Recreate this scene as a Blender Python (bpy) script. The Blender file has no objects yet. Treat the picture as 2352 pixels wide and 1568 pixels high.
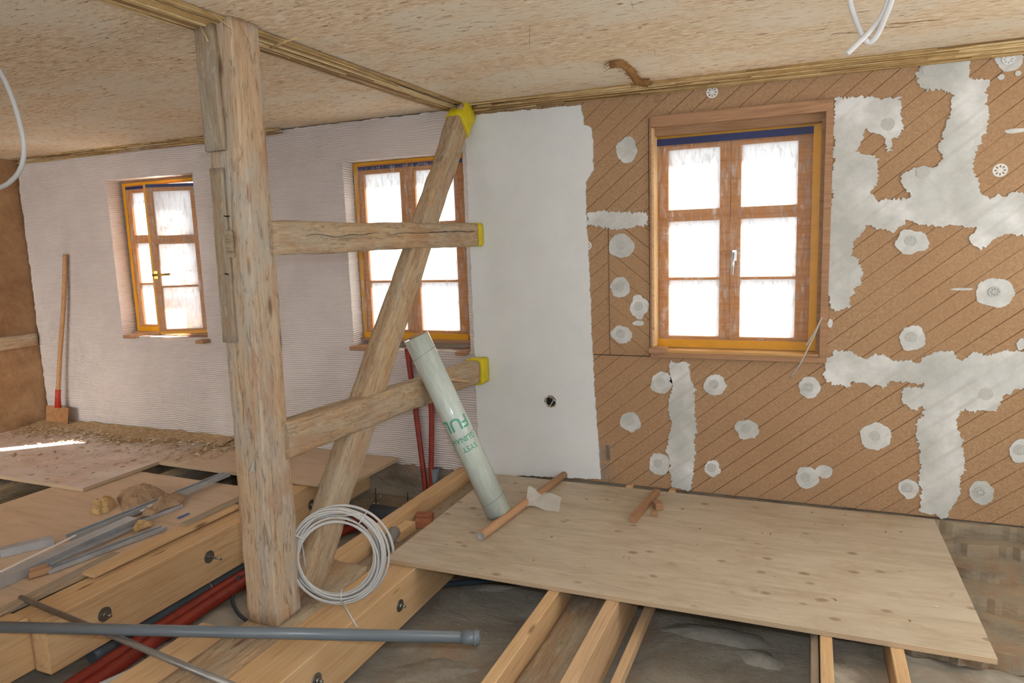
import bpy, bmesh, math, random
from mathutils import Vector, Matrix, noise
from mathutils.geometry import tessellate_polygon
random.seed(7)
S = bpy.context.scene
COL = S.collection
PI = math.pi
# ------------------------------------------------------------------ camera
PITCH, ROLL, YAW, FPX = 0.14241582, -0.03339738, 0.40342004, 1616.645
CAM = Vector((0, 0, 1.5))
def _rot():
    cy, sy = math.cos(YAW), math.sin(YAW)
    Ry = Matrix(((cy, sy, 0), (-sy, cy, 0), (0, 0, 1)))
    B = Matrix(((1, 0, 0), (0, 0, -1), (0, 1, 0)))
    cp, sp = math.cos(PITCH), math.sin(PITCH)
    Rp = Matrix(((1, 0, 0), (0, cp, -sp), (0, sp, cp)))
    cr, sr = math.cos(ROLL), math.sin(ROLL)
    Rr = Matrix(((cr, -sr, 0), (sr, cr, 0), (0, 0, 1)))
    return Rr @ Rp @ B @ Ry
RCAM = _rot()
def at(px, py, axis, val):
    """point of the plane x/y/z = val (axis 0/1/2) that the photograph shows at this pixel"""
    d = RCAM.transposed() @ Vector((px - 1176, py - 784, FPX))
    return CAM + d * ((val - CAM[axis]) / d[axis])
cd = bpy.data.cameras.new('camera'); cam = bpy.data.objects.new('camera', cd); COL.objects.link(cam)
cd.sensor_width = 36; cd.lens = 36 * FPX / 2352; cd.clip_start = .02
R3 = (Matrix(((1, 0, 0), (0, -1, 0), (0, 0, -1))) @ RCAM).transposed()
cam.matrix_world = Matrix.Translation(CAM) @ R3.to_4x4()
S.camera = cam
# ------------------------------------------------------------------ world, lights, exposure
S.view_settings.view_transform = 'Standard'; S.view_settings.look = 'None'
S.view_settings.exposure = -0.34; S.view_settings.gamma = 1
w = bpy.data.worlds.new('sky'); S.world = w; w.use_nodes = True
wb = w.node_tree.nodes['Background']; wb.inputs[0].default_value = (.93, .97, 1, 1); wb.inputs[1].default_value = 8.5
def light(kind, name, loc, energy, color=(1, 1, 1), rot=None, **k):
    l = bpy.data.lights.new(name, kind); l.energy = energy; l.color = color
    for a, b in k.items(): setattr(l, a, b)
    o = bpy.data.objects.new(name, l); COL.objects.link(o); o.location = loc
    if rot is not None: o.rotation_euler = rot.to_euler() if hasattr(rot, 'to_euler') else rot
    return o
light('POINT', 'camera_flash', CAM + R3 @ Vector((.045, .10, .0)), 122, (.87, .945, 1.06), shadow_soft_size=.02)
SUN = Vector((-.62, -.53, -1.0)).normalized()
light('SUN', 'sun', (-2, 9, 8), 150, (1, .93, .82), SUN.to_track_quat('-Z', 'Y'), angle=.012)
# fill lamps added out of view to brighten the room
light('AREA', 'left_rear_fill', (-5.2, -1.2, 1.45), 46, (1, .95, .9), Vector((-.28, 1, -.30)).to_track_quat('-Z', 'Y'), shape='RECTANGLE', size=1.6, size_y=1.3, spread=math.radians(95))  # added fill for the dim left half; no window stands there
light('SPOT', 'right_edge_fill_spot', (2.05, 2.5, 1.9), 75, (1, .97, .9), Vector((-1.5, .35, -1.9)).to_track_quat('-Z', 'Y'), spot_size=math.radians(30), spot_blend=1., shadow_soft_size=.25)  # spot added to brighten the plywood's right edge, standing in for window daylight
light('AREA', 'rear_ambient_fill', (-2.0, -3.3, 1.35), 60, (.86, .94, 1.05), Vector((-.08, 1, .02)).to_track_quat('-Z', 'Y'), shape='RECTANGLE', size=7.2, size_y=1.7)  # wide panel added as ambient fill in the unseen rear of the room

# ------------------------------------------------------------------ materials
def lin(h):
    c = [int(h[i:i+2], 16) / 255 for i in (0, 2, 4)]
    return tuple((x / 12.92 if x <= .04045 else ((x + .055) / 1.055) ** 2.4) for x in c) + (1,)
def nat(h, k=.08, g=1.0):
    c = lin(h); l = .25 * c[0] + .6 * c[1] + .15 * c[2]
    return tuple(min(.95, (x + (l - x) * k) * g) for x in c[:3]) + (1,)
class NB:
    def __init__(s, name):
        s.m = bpy.data.materials.new(name); s.m.use_nodes = True
        s.t = s.m.node_tree; s.n = s.t.nodes; s.b = s.n['Principled BSDF']; s.out = s.n['Material Output']
    def node(s, typ, ins=None, **pr):
        n = s.n.new('ShaderNode' + typ)
        for a, b in pr.items(): setattr(n, a, b)
        for k, v in (ins or {}).items():
            if isinstance(v, bpy.types.NodeSocket): s.t.links.new(v, n.inputs[k])
            else: n.inputs[k].default_value = v
        return n
    def link(s, a, b): s.t.links.new(a, b)
    def co(s): return s.node('TexCoord').outputs['Object']
    def mapping(s, v, sc=(1, 1, 1), rot=(0, 0, 0), loc=(0, 0, 0)):
        return s.node('Mapping', {'Vector': v, 'Scale': sc, 'Rotation': rot, 'Location': loc}).outputs[0]
    def noise(s, v, scale, det=5, rough=.6, dist=0):
        return s.node('TexNoise', {'Vector': v, 'Scale': scale, 'Detail': det, 'Roughness': rough, 'Distortion': dist}).outputs[0]
    def ramp(s, f, stops, interp='LINEAR'):
        r = s.node('ValToRGB', {'Fac': f}); e = r.color_ramp; e.interpolation = interp
        while len(e.elements) < len(stops): e.elements.new(.5)
        for el, (p, c) in zip(e.elements, stops):
            el.position = p; el.color = c if isinstance(c, tuple) else nat(c) if isinstance(c, str) else (c, c, c, 1)
        return r.outputs[0]
    def mix(s, f, a, b, mode='MIX'):
        n = s.node('Mix', data_type='RGBA', blend_type=mode)
        for i, v in ((0, f), (6, a), (7, b)):
            if isinstance(v, bpy.types.NodeSocket): s.t.links.new(v, n.inputs[i])
            else: n.inputs[i].default_value = nat(v) if isinstance(v, str) else v
        return n.outputs[2]
    def math(s, op, a, b=0., c=0.):
        n = s.node('Math', operation=op)
        for i, v in enumerate((a, b, c)):
            if isinstance(v, bpy.types.NodeSocket): s.t.links.new(v, n.inputs[i])
            else: n.inputs[i].default_value = v
        return n.outputs[0]
    def bump(s, h, st=.3, d=.01):
        s.link(s.node('Bump', {'Height': h, 'Strength': st, 'Distance': d}).outputs[0], s.b.inputs['Normal'])
    def col(s, c):
        if isinstance(c, str): s.b.inputs['Base Color'].default_value = lin(c)
        else: s.link(c, s.b.inputs['Base Color'])
    def set(s, **k):
        for a, b in k.items(): s.b.inputs[a.replace('_', ' ')].default_value = b
        return s
def rnd(h, amt=9.):
    """object coordinates shifted by a random amount per object"""
    o = h.node('ObjectInfo').outputs['Random']
    v = h.node('VectorMath', {0: (17., 5., 11.), 3: 1.}, operation='SCALE'); h.link(h.math('MULTIPLY', o, amt), v.inputs[3])
    return h.node('VectorMath', {0: h.co(), 1: v.outputs[0]}, operation='ADD').outputs[0]
def wood(name, light_, mid, dark, gs=1., st=.35, knots=True, rough=.75, grey=None, greyamt=.5, random_=True, streak=.5, rug=0.):
    h = NB(name); c = rnd(h) if random_ else h.co()
    g = h.mapping(c, (1.1 * gs, 16 * gs, 16 * gs))
    n1 = h.noise(g, 3.2, 8, .65, .4)
    n2 = h.noise(h.mapping(c, (2 * gs, 80 * gs, 80 * gs)), 2.2, 4, .6)
    n3 = h.noise(c, 2.2, 3, .6)
    f = h.math('ADD', h.math('MULTIPLY', n1, .65), h.math('MULTIPLY', n2, .35))
    base = h.ramp(f, [(.30, dark), (.47, mid), (.66, light_)])
    base = h.mix(h.ramp(n3, [(.35, 0.), (.7, streak)]), base, mid)
    if grey:
        base = h.mix(h.math('MULTIPLY', h.ramp(h.noise(h.mapping(c, (1.5, 5, 5)), 1.6, 5, .7), [(.42, 0.), (.6, 1.)]), greyamt), base, grey)
    if rug:
        a_ = h.noise(h.mapping(c, (3.5, 22, 22)), 2.6, 9, .75, .9); b_ = h.noise(h.mapping(c, (6, 30, 30), loc=(3, 7, 1)), 2., 6, .7, 1.2)
        base = h.mix(h.math('MULTIPLY', h.ramp(a_, [(.52, 0.), (.62, 1.)]), rug), base, '70553a')
        base = h.mix(h.math('MULTIPLY', h.ramp(b_, [(.56, 0.), (.68, 1.)]), rug), base, 'e2d3b6')
        base = h.mix(h.math('MULTIPLY', h.ramp(h.noise(h.mapping(c, (1.2, 4, 4), loc=(9, 2, 5)), 2.2, 5, .7), [(.5, 0.), (.64, 1.)]), rug * .8), base, 'b07a4c')
        f = h.math('ADD', f, h.math('MULTIPLY', a_, 1.6))
    if knots:
        v = h.node('TexVoronoi', {'Vector': h.mapping(c, (2.4, 9, 9)), 'Scale': 1., 'Randomness': 1.}); 
        k = h.ramp(v.outputs['Distance'], [(.05, 1.), (.13, 0.)])
        base = h.mix(h.math('MULTIPLY', k, .75), base, '6b4528')
    h.col(base); h.set(Roughness=rough, Specular_IOR_Level=.25); h.bump(f, st, .006)
    return h.m
def plain(name, c, rough=.6, metal=0., spec=.5, var=.0, sc=30., bump=0.):
    h = NB(name); h.set(Roughness=rough, Metallic=metal, Specular_IOR_Level=spec)
    if var or bump:
        n = h.noise(h.co(), sc, 4, .6)
        a = lin(c); lo = tuple(x * (1 - var) for x in a[:3]) + (1,)
        h.col(h.ramp(n, [(.3, lo), (.7, a)]))
        if bump: h.bump(n, bump, .004)
    else: h.col(c)
    return h.m
MT = {}
MT['old_wood'] = wood('old_hewn_timber', 'd6bd97', 'bd9f78', '7e6043', 1., .8, True, .85, 'b4aa98', .55, rug=.55)
MT['old_post'] = wood('old_post_timber', 'e0c6a0', 'cbaa84', '96765a', .8, .9, True, .85, 'b9b3a6', .75, rug=.6)
MT['old_grey'] = wood('weathered_timber', 'c2ad8c', 'a08a6c', '6b5640', 1., .8, False, .85, 'a8a090', .7, rug=.4)
MT['spruce'] = wood('new_spruce_timber', 'dfbd8c', 'd0a876', 'ab7f50', 1., .15, True, .6)
MT['spruce2'] = wood('glulam_spruce', 'dcb98c', 'cfa876', 'b18a5c', .6, .1, True, .55)
MT['pine_lath'] = wood('planed_lath', 'd8b890', 'caa67c', 'a9835a', 1., .12, False, .7)
MT['red_wood'] = wood('reddish_hardwood', 'b88d69', 'a07755', '7c583c', 1.2, .15, False, .6)
MT['larch'] = wood('window_larch', 'c98f50', 'b47636', '8d5624', 1.2, .1, False, .45)
MT['sill_wood'] = wood('window_sill_pine', 'd2a765', 'c0914f', '9e7238', 1.2, .1, False, .5)
MT['brown_strip'] = wood('brown_fibre_strip', 'a98768', '94704f', '745539', 1., .2, False, .8)
MT['grey_plank'] = wood('dusty_grey_plank', 'b9a78e', 'a18d73', '786650', 1., .3, False, .9, 'a59a8a', .6)
MT['handle_wood'] = wood('ash_handle', 'c79e72', 'b08458', '8a6240', 1.3, .1, False, .5)
MT['tape_yellow'] = plain('yellow_masking_tape', 'd99a14', .45, 0, .4, .15, 12)
MT['tape_blue'] = plain('dark_blue_tape', '232c5e', .5, 0, .4, .2, 20)
MT['cap_yellow'] = plain('yellow_sealing_tape', 'd8c41c', .55, 0, .4, .2, 25, .2)
MT['white_plastic'] = plain('white_cable_sheath', 'd0d0cf', .45)
MT['grey_cable'] = plain('pale_grey_cable_sheath', 'b4b2ae', .5)
MT['pvc'] = plain('grey_blue_drain_pipe', '6b747b', .32, 0, .5, .12, 6)
MT['pvc_dark'] = plain('dark_grey_plastic', '4f555a', .5, 0, .4, .2, 9)
MT['hose'] = plain('black_blue_hose', '2f3a44', .5)
MT['red_pipe'] = plain('red_insulated_pipe', '96301f', .5, 0, .5, .4, 16, .5)
MT['foam_grey'] = plain('grey_foam_sleeve', '7e7870', .8, 0, .3, .15, 20)
MT['steel'] = plain('galvanised_steel', 'c3c8cd', .38, .55, .5, .25, 9)
MT['steel_dark'] = plain('dull_steel', 'a5a3a0', .38, .7, .5, .35, 7)
MT['bolt'] = plain('zinc_bolt', 'a6a39c', .35, .9, .5, .2, 30)
MT['brick'] = plain('red_brick', 'b07354', .9, 0, .2, .25, 30, .4)
MT['paper'] = plain('brown_packing_paper', 'a98c70', .85, 0, .2, .15, 14, .5)
MT['wool'] = plain('yellow_fibre_wool', 'c9a878', .95, 0, .1, .3, 60, .8)
MT['card'] = plain('cardboard_tube', 'b78d68', .7, 0, .3, .08, 8)
MT['card_in'] = plain('grey_cardboard_lining', 'a8a8a4', .7)
MT['red_paint'] = plain('red_paint', 'c0392b', .5, 0, .5, .3, 40)
MT['rust'] = plain('sandy_worn_steel', 'b98a5e', .7, .2, .4, .3, 30, .3)
MT['dark'] = plain('dark_recess', '15130f', .9)
MT['soot'] = plain('black_steel_hanger', '1d1a18', .6)
MT['blue'] = plain('blue_plastic', '2a55a8', .5)
MT['white_strip'] = plain('white_strip', 'e2ddd6', .6)
MT['cement'] = plain('fresh_cement', 'a9a397', .9, 0, .2, .25, 30, .5)
MT['plaster_dot'] = plain('damp_plaster_dot', 'bdbdb8', .85, 0, .2, .12, 60, .3)
MT['dowel_white'] = plain('white_dowel_plate', 'd9dad8', .6)
MT['sash_metal'] = plain('brass_handle', 'b79a50', .35, .8)
MT['silver'] = plain('silver_handle', 'c8ccd2', .3, .9)

def straw_mat(name='dry_reed', sc=(3, 30, 30)):
    h = NB(name); c = h.mapping(h.co(), sc)
    n = h.noise(c, 5, 3, .7); n2 = h.noise(h.co(), 2.5, 3)
    h.col(h.mix(h.ramp(n2, [(.35, 0.), (.7, .6)]), h.ramp(n, [(.30, '8a6a40'), (.46, 'c9a870'), (.66, 'e2cc98')]), 'a98a5c'))
    h.set(Roughness=.65); return h.m
MT['reed'] = straw_mat()
MT['reed_y'] = straw_mat('dry_reed_long', (30, 3, 30))
MT['reed_dark'] = plain('dark_reed', '8a6a44', .7, 0, .3, .3, 12)
MT['reed_pale'] = plain('pale_reed', 'd9c495', .6, 0, .4, .25, 14)
MT['reed_tan'] = plain('tan_reed', 'b3925f', .65, 0, .3, .3, 14)
def ceiling_mat():
    h = NB('pressed_strawboard'); c = h.co()
    f = h.noise(h.mapping(c, (5, 22, 22)), 3.4, 7, .72, .6)
    big = h.noise(h.mapping(c, (1, 1.6, 1)), 1.3, 5, .65)
    base = h.ramp(f, [(.30, 'a8845a'), (.42, 'd2b892'), (.54, 'e4d2b6'), (.66, 'f2e8d6')])
    base = h.mix(h.ramp(big, [(.46, 0.), (.60, .75)]), base, 'e2dac8')
    fl = h.noise(h.mapping(c, (5, 26, 26), (0, 0, .25)), 3.0, 3, .55, .8)
    base = h.mix(h.ramp(fl, [(.315, .9), (.385, 0.)]), base, '8a6238')
    h.col(base); h.set(Roughness=.85, Specular_IOR_Level=.2); h.bump(f, .35, .006); return h.m
MT['ceiling'] = ceiling_mat()
def comb_mat():
    h = NB('combed_plaster'); c = h.co()
    wv = h.node('TexWave', {'Vector': h.mapping(c, (1, 0, 1)), 'Scale': 17., 'Distortion': 0., 'Detail': 0.}, wave_type='BANDS', bands_direction='Z')
    ds = h.node('TexNoise', {'Vector': c, 'Scale': 2.6, 'Detail': 3.}).outputs[0]
    cc = h.node('SeparateXYZ', {0: c}); z = h.math('ADD', cc.outputs[2], h.math('MULTIPLY', ds, .055))
    wv = h.math('SINE', h.math('MULTIPLY', z, 2 * PI / .0155))
    dirt = h.noise(c, 1.4, 6, .7)
    base = h.ramp(dirt, [(.3, 'd6ccc5'), (.7, 'e3dcd7')])
    h.col(base); h.set(Roughness=.9, Specular_IOR_Level=.2)
    am = h.ramp(h.noise(c, .9, 2), [(.3, .35), (.6, 1.)])
    h.bump(h.math('ADD', h.math('MULTIPLY', h.math('MULTIPLY', wv, am), .5), h.math('MULTIPLY', h.noise(c, 60, 3), .2)), .9, .008)
    return h.m
MT['comb'] = comb_mat()
def smooth_mat():
    h = NB('smooth_plaster'); c = h.co()
    n = h.noise(c, 1.6, 6, .7)
    h.col(h.ramp(n, [(.3, 'd2d5d4'), (.7, 'dfe2e2')])); h.set(Roughness=.8, Specular_IOR_Level=.25)
    h.bump(h.noise(h.mapping(c, (1, 1, .5)), 9, 6, .7), .12, .008); return h.m
MT['smooth'] = smooth_mat()
def diag(h, c, sx, sz, per, wid):
    """thin parallel lines across x and z"""
    q = h.node('SeparateXYZ', {0: c})
    d = h.math('ADD', h.math('MULTIPLY', q.outputs[0], sx), h.math('MULTIPLY', q.outputs[2], sz))
    p = h.math('PINGPONG', d, per / 2)
    return h.ramp(h.math('DIVIDE', p, per / 2), [(wid * .5, 1.), (wid, 0.)])
def fibre_mat(name, sx):
    h = NB(name); c = h.co()
    ln = diag(h, c, sx, .772, .0795, .055)
    n = h.noise(c, 90, 4, .7); big = h.noise(c, 1.5, 4, .6)
    base = h.ramp(n, [(.3, '987656'), (.7, 'b5936f')])
    base = h.mix(h.ramp(big, [(.4, 0.), (.7, .5)]), base, 'a07a58')
    fade = h.ramp(h.noise(c, 2.4, 3), [(.35, .35), (.6, .95)])
    h.col(h.mix(h.math('MULTIPLY', ln, fade), base, '5e4028')); h.set(Roughness=.95, Specular_IOR_Level=.1)
    h.bump(h.math('SUBTRACT', h.math('MULTIPLY', n, .25), ln), .5, .003); return h.m
MT['fibre'] = fibre_mat('wood_fibre_board', -.636)
MT['fibre2'] = fibre_mat('wood_fibre_board_turned', .636)
def patch_mat():
    h = NB('filler_plaster'); c = h.co()
    ln = diag(h, c, -.636, .772, .0795, .30)
    n = h.noise(c, 3.2, 5, .65); e = h.noise(c, 9, 5, .6)
    base = h.ramp(n, [(.38, 'b4b5b0'), (.54, 'c9cac7'), (.66, 'dcdddc')])
    h.col(h.mix(h.math('MULTIPLY', ln, h.ramp(h.noise(c, 2, 2), [(.4, .0), (.65, .28)])), base, 'a3a09a'))
    h.set(Roughness=.85, Specular_IOR_Level=.2); h.bump(h.math('ADD', e, h.math('MULTIPLY', h.noise(h.mapping(c, (8, 1, 90)), 2, 2), .4)), .35, .006); return h.m
MT['patch'] = patch_mat()
def ply_mat(name, a, b, cdark, stain=True, dusty=None, dusta=.6):
    h = NB(name); c = h.co()
    n = h.noise(h.mapping(c, (1, 7, 7)), 2.4, 7, .65, .8); fine = h.noise(h.mapping(c, (4, 60, 60)), 3, 3)
    f = h.math('ADD', h.math('MULTIPLY', n, .7), h.math('MULTIPLY', fine, .3))
    base = h.ramp(f, [(.3, cdark), (.48, b), (.68, a)])
    if stain:
        v = h.node('TexVoronoi', {'Vector': h.mapping(c, (4.6, 7.5, 1.)), 'Scale': 1.5, 'Randomness': 1.})
        sp = h.math('MULTIPLY', h.ramp(v.outputs['Distance'], [(.08, .75), (.15, .5), (.2, 0.)]), h.ramp(h.noise(c, 2.1, 2), [(.46, 0.), (.52, 1.)]))
        base = h.mix(sp, base, '80664a')
        sm = h.ramp(h.noise(h.mapping(c, (1.6, 3, 1)), 2.2, 6, .75), [(.5, 0.), (.66, .55)])
        base = h.mix(sm, base, 'a58d70')
    if dusty:
        base = h.mix(h.ramp(h.noise(c, 1.9, 6, .75), [(.38, dusta), (.62, .1)]), base, dusty)
    h.col(base); h.set(Roughness=.5, Specular_IOR_Level=.35); h.bump(f, .08, .004); return h.m
MT['ply'] = ply_mat('birch_plywood', 'cdbfa8', 'bdad94', 'a5947a')
MT['ply_dusty'] = ply_mat('dusty_floor_board', 'd9c0ae', 'c9ab96', 'ab8b75', True, 'dccfc6', .9)
MT['ply_warm'] = ply_mat('warm_floor_board', 'd4b796', 'c6a784', 'a88a67', False, 'cfb6a0', .4)
def edge_mat():
    h = NB('plywood_edge'); c = h.co(); q = h.node('SeparateXYZ', {0: c})
    w_ = h.math('SINE', h.math('MULTIPLY', q.outputs[2], 2 * PI / .0062))
    h.col(h.ramp(w_, [(.3, 'a58a6a'), (.7, 'd2bc9a')])); h.set(Roughness=.8); return h.m
MT['edge'] = edge_mat()
def masonry_mat():
    h = NB('rough_masonry'); c = h.co()
    n = h.noise(h.mapping(c, (1, 1, 2.2)), 2.2, 9, .72, .5); n2 = h.noise(c, 6, 6, .7)
    base = h.ramp(n, [(.28, '6b5d4c'), (.42, '8e7f6c'), (.52, 'a39682'), (.62, 'b09a7c'), (.74, 'beb4a2')])
    base = h.mix(h.ramp(n2, [(.5, 0.), (.66, .55)]), base, 'a8794f')
    h.col(base); h.set(Roughness=.95, Specular_IOR_Level=.1); h.bump(h.math('ADD', n, h.math('ADD', h.math('MULTIPLY', n2, .5), h.math('MULTIPLY', h.noise(c, 30, 5), .25))), .9, .03); return h.m
MT['masonry'] = masonry_mat()
def ground_mat():
    h = NB('vault_mortar'); c = h.co()
    n = h.noise(c, 2.1, 10, .72, .6); n2 = h.noise(h.mapping(c, (1, 1.8, 1), (0, 0, .5)), 2.4, 9, .68, .5); n3 = h.noise(c, 2.1, 4, .6)
    base = h.ramp(n, [(.3, '857b6c'), (.45, 'a19787'), (.58, 'b0a898'), (.7, 'c6beae')])
    base = h.mix(h.ramp(n2, [(.58, 0.), (.64, .8)]), base, 'b8b0a2')
    base = h.mix(h.ramp(n3, [(.55, 0.), (.7, .6)]), base, 'a98a6a')
    h.col(base); h.set(Roughness=.92, Specular_IOR_Level=.15); h.bump(h.math('ADD', h.math('MULTIPLY', n, 1.2), h.math('ADD', n2, h.math('MULTIPLY', h.noise(c, 40, 4), .15))), .7, .03); return h.m
MT['ground'] = ground_mat()
def clay_mat():
    h = NB('brown_clay_wall'); c = h.co()
    n = h.noise(c, 4, 9, .75); q = h.node('SeparateXYZ', {0: c})
    lay = h.ramp(h.math('ADD', h.math('MULTIPLY', q.outputs[2], .4), h.math('MULTIPLY', h.noise(c, 1.2, 3), .05)), [(.0, 0.), (.33, 0.), (.335, 1.), (.62, 1.), (.625, .3), (1., .3)])
    base = h.ramp(n, [(.3, '8a6544'), (.5, 'a8825c'), (.7, 'c09a70')])
    h.col(h.mix(h.math('MULTIPLY', lay, .25), base, '7c5a40')); h.set(Roughness=.95, Specular_IOR_Level=.1); h.bump(n, .8, .02); return h.m
MT['clay'] = clay_mat()
def litter_mat():
    h = NB('straw_litter'); c = h.co()
    n = h.noise(h.mapping(c, (12, 30, 12), (0, 0, .5)), 2.2, 6, .75)
    h.col(h.ramp(n, [(.3, '8a6a42'), (.5, 'c2a274'), (.7, 'dcc8a2')])); h.set(Roughness=.95); h.bump(n, .8, .02); return h.m
MT['litter'] = litter_mat()
MT['chip'] = plain('pale_chip', 'dccfb8', .8, 0, .3, .3, 50)
MT['chip2'] = plain('brown_chip', 'a58460', .9, 0, .2, .3, 50)
def foil_mat(name, body, gl, colr=(1, 1, 1, 1)):
    h = NB(name); h.n.remove(h.b); c = h.co()
    n = h.noise(h.mapping(c, (6, 1, 1.6)), 6, 6, .7, .8)
    q = h.node('SeparateXYZ', {0: c})
    gx = h.math('PINGPONG', q.outputs[0], .04); gz = h.math('PINGPONG', q.outputs[2], .05)
    g = h.math('MINIMUM', gx, gz); g = h.ramp(h.math('DIVIDE', g, .004), [(0., 1.), (1., 0.)])
    bp = h.node('Bump', {'Height': h.math('ADD', n, h.math('MULTIPLY', g, .15)), 'Strength': .9, 'Distance': .03}).outputs[0]
    t = h.node('BsdfTransparent', {'Color': colr}); d = h.node('BsdfDiffuse', {'Color': (.9, .88, .86, 1), 'Normal': bp}); s = h.node('BsdfGlossy', {'Roughness': .22, 'Normal': bp, 'Color': (1, 1, 1, 1)})
    m1 = h.node('MixShader', {0: gl}); h.link(d.outputs[0], m1.inputs[1]); h.link(s.outputs[0], m1.inputs[2])
    cr = h.ramp(n, [(.44, .05), (.53, body * .6), (.64, min(1, body * 1.7))])
    m2 = h.node('MixShader', {0: cr}); h.link(t.outputs[0], m2.inputs[1]); h.link(m1.outputs[0], m2.inputs[2]); h.link(m2.outputs[0], h.out.inputs[0])
    return h.m
MT['foil'] = foil_mat('clear_dust_foil', .30, .6)
def pane_mat():
    h = NB('hazy_pane'); h.n.remove(h.b); c = h.co()
    tr = h.node('BsdfTranslucent', {'Color': (.42, .42, .42, 1)}); t = h.node('BsdfTransparent', {'Color': (.97, .97, .97, 1)})
    n = h.noise(h.mapping(c, (1, 1, .5)), 2.5, 3)
    m = h.node('MixShader', {0: .97}); h.link(t.outputs[0], m.inputs[1]); h.link(tr.outputs[0], m.inputs[2])
    g = h.node('BsdfGlossy', {'Roughness': .05}); m2 = h.node('MixShader', {0: .04}); h.link(m.outputs[0], m2.inputs[1]); h.link(g.outputs[0], m2.inputs[2])
    h.link(m2.outputs[0], h.out.inputs[0]); return h.m
MT['pane'] = pane_mat()
def roll_mat():
    h = NB('wrapped_white_mesh_roll'); c = h.co()
    q = h.node('SeparateXYZ', {0: c})
    wv = h.math('SINE', h.math('MULTIPLY', q.outputs[0], 2 * PI / .01))
    n = h.noise(h.mapping(c, (3, 14, 14)), 3, 5)
    h.col(h.mix(.25, h.ramp(n, [(.3, 'b6c8be'), (.7, 'd6e2da')]), h.ramp(wv, [(.3, 'b4c4bb'), (.7, 'dce4de')])))
    h.set(Roughness=.55, Specular_IOR_Level=.6, Coat_Weight=.9, Coat_Roughness=.12); h.bump(n, .3, .006); return h.m
MT['roll'] = roll_mat()
MT['green_ink'] = plain('green_print', '58a98c', .4)
def mesh_mat():
    h = NB('glass_fibre_mesh'); h.n.remove(h.b); q = h.node('SeparateXYZ', {0: h.co()})
    a = h.math('PINGPONG', q.outputs[0], .0026); b = h.math('PINGPONG', q.outputs[1], .0026)
    g = h.math('LESS_THAN', h.math('MINIMUM', a, b), .0009)
    d = h.node('BsdfDiffuse', {'Color': (.8, .8, .76, 1)}); t = h.node('BsdfTransparent'); m = h.node('MixShader', {0: g})
    h.link(t.outputs[0], m.inputs[1]); h.link(d.outputs[0], m.inputs[2]); h.link(m.outputs[0], h.out.inputs[0]); return h.m
MT['mesh'] = mesh_mat()

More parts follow.
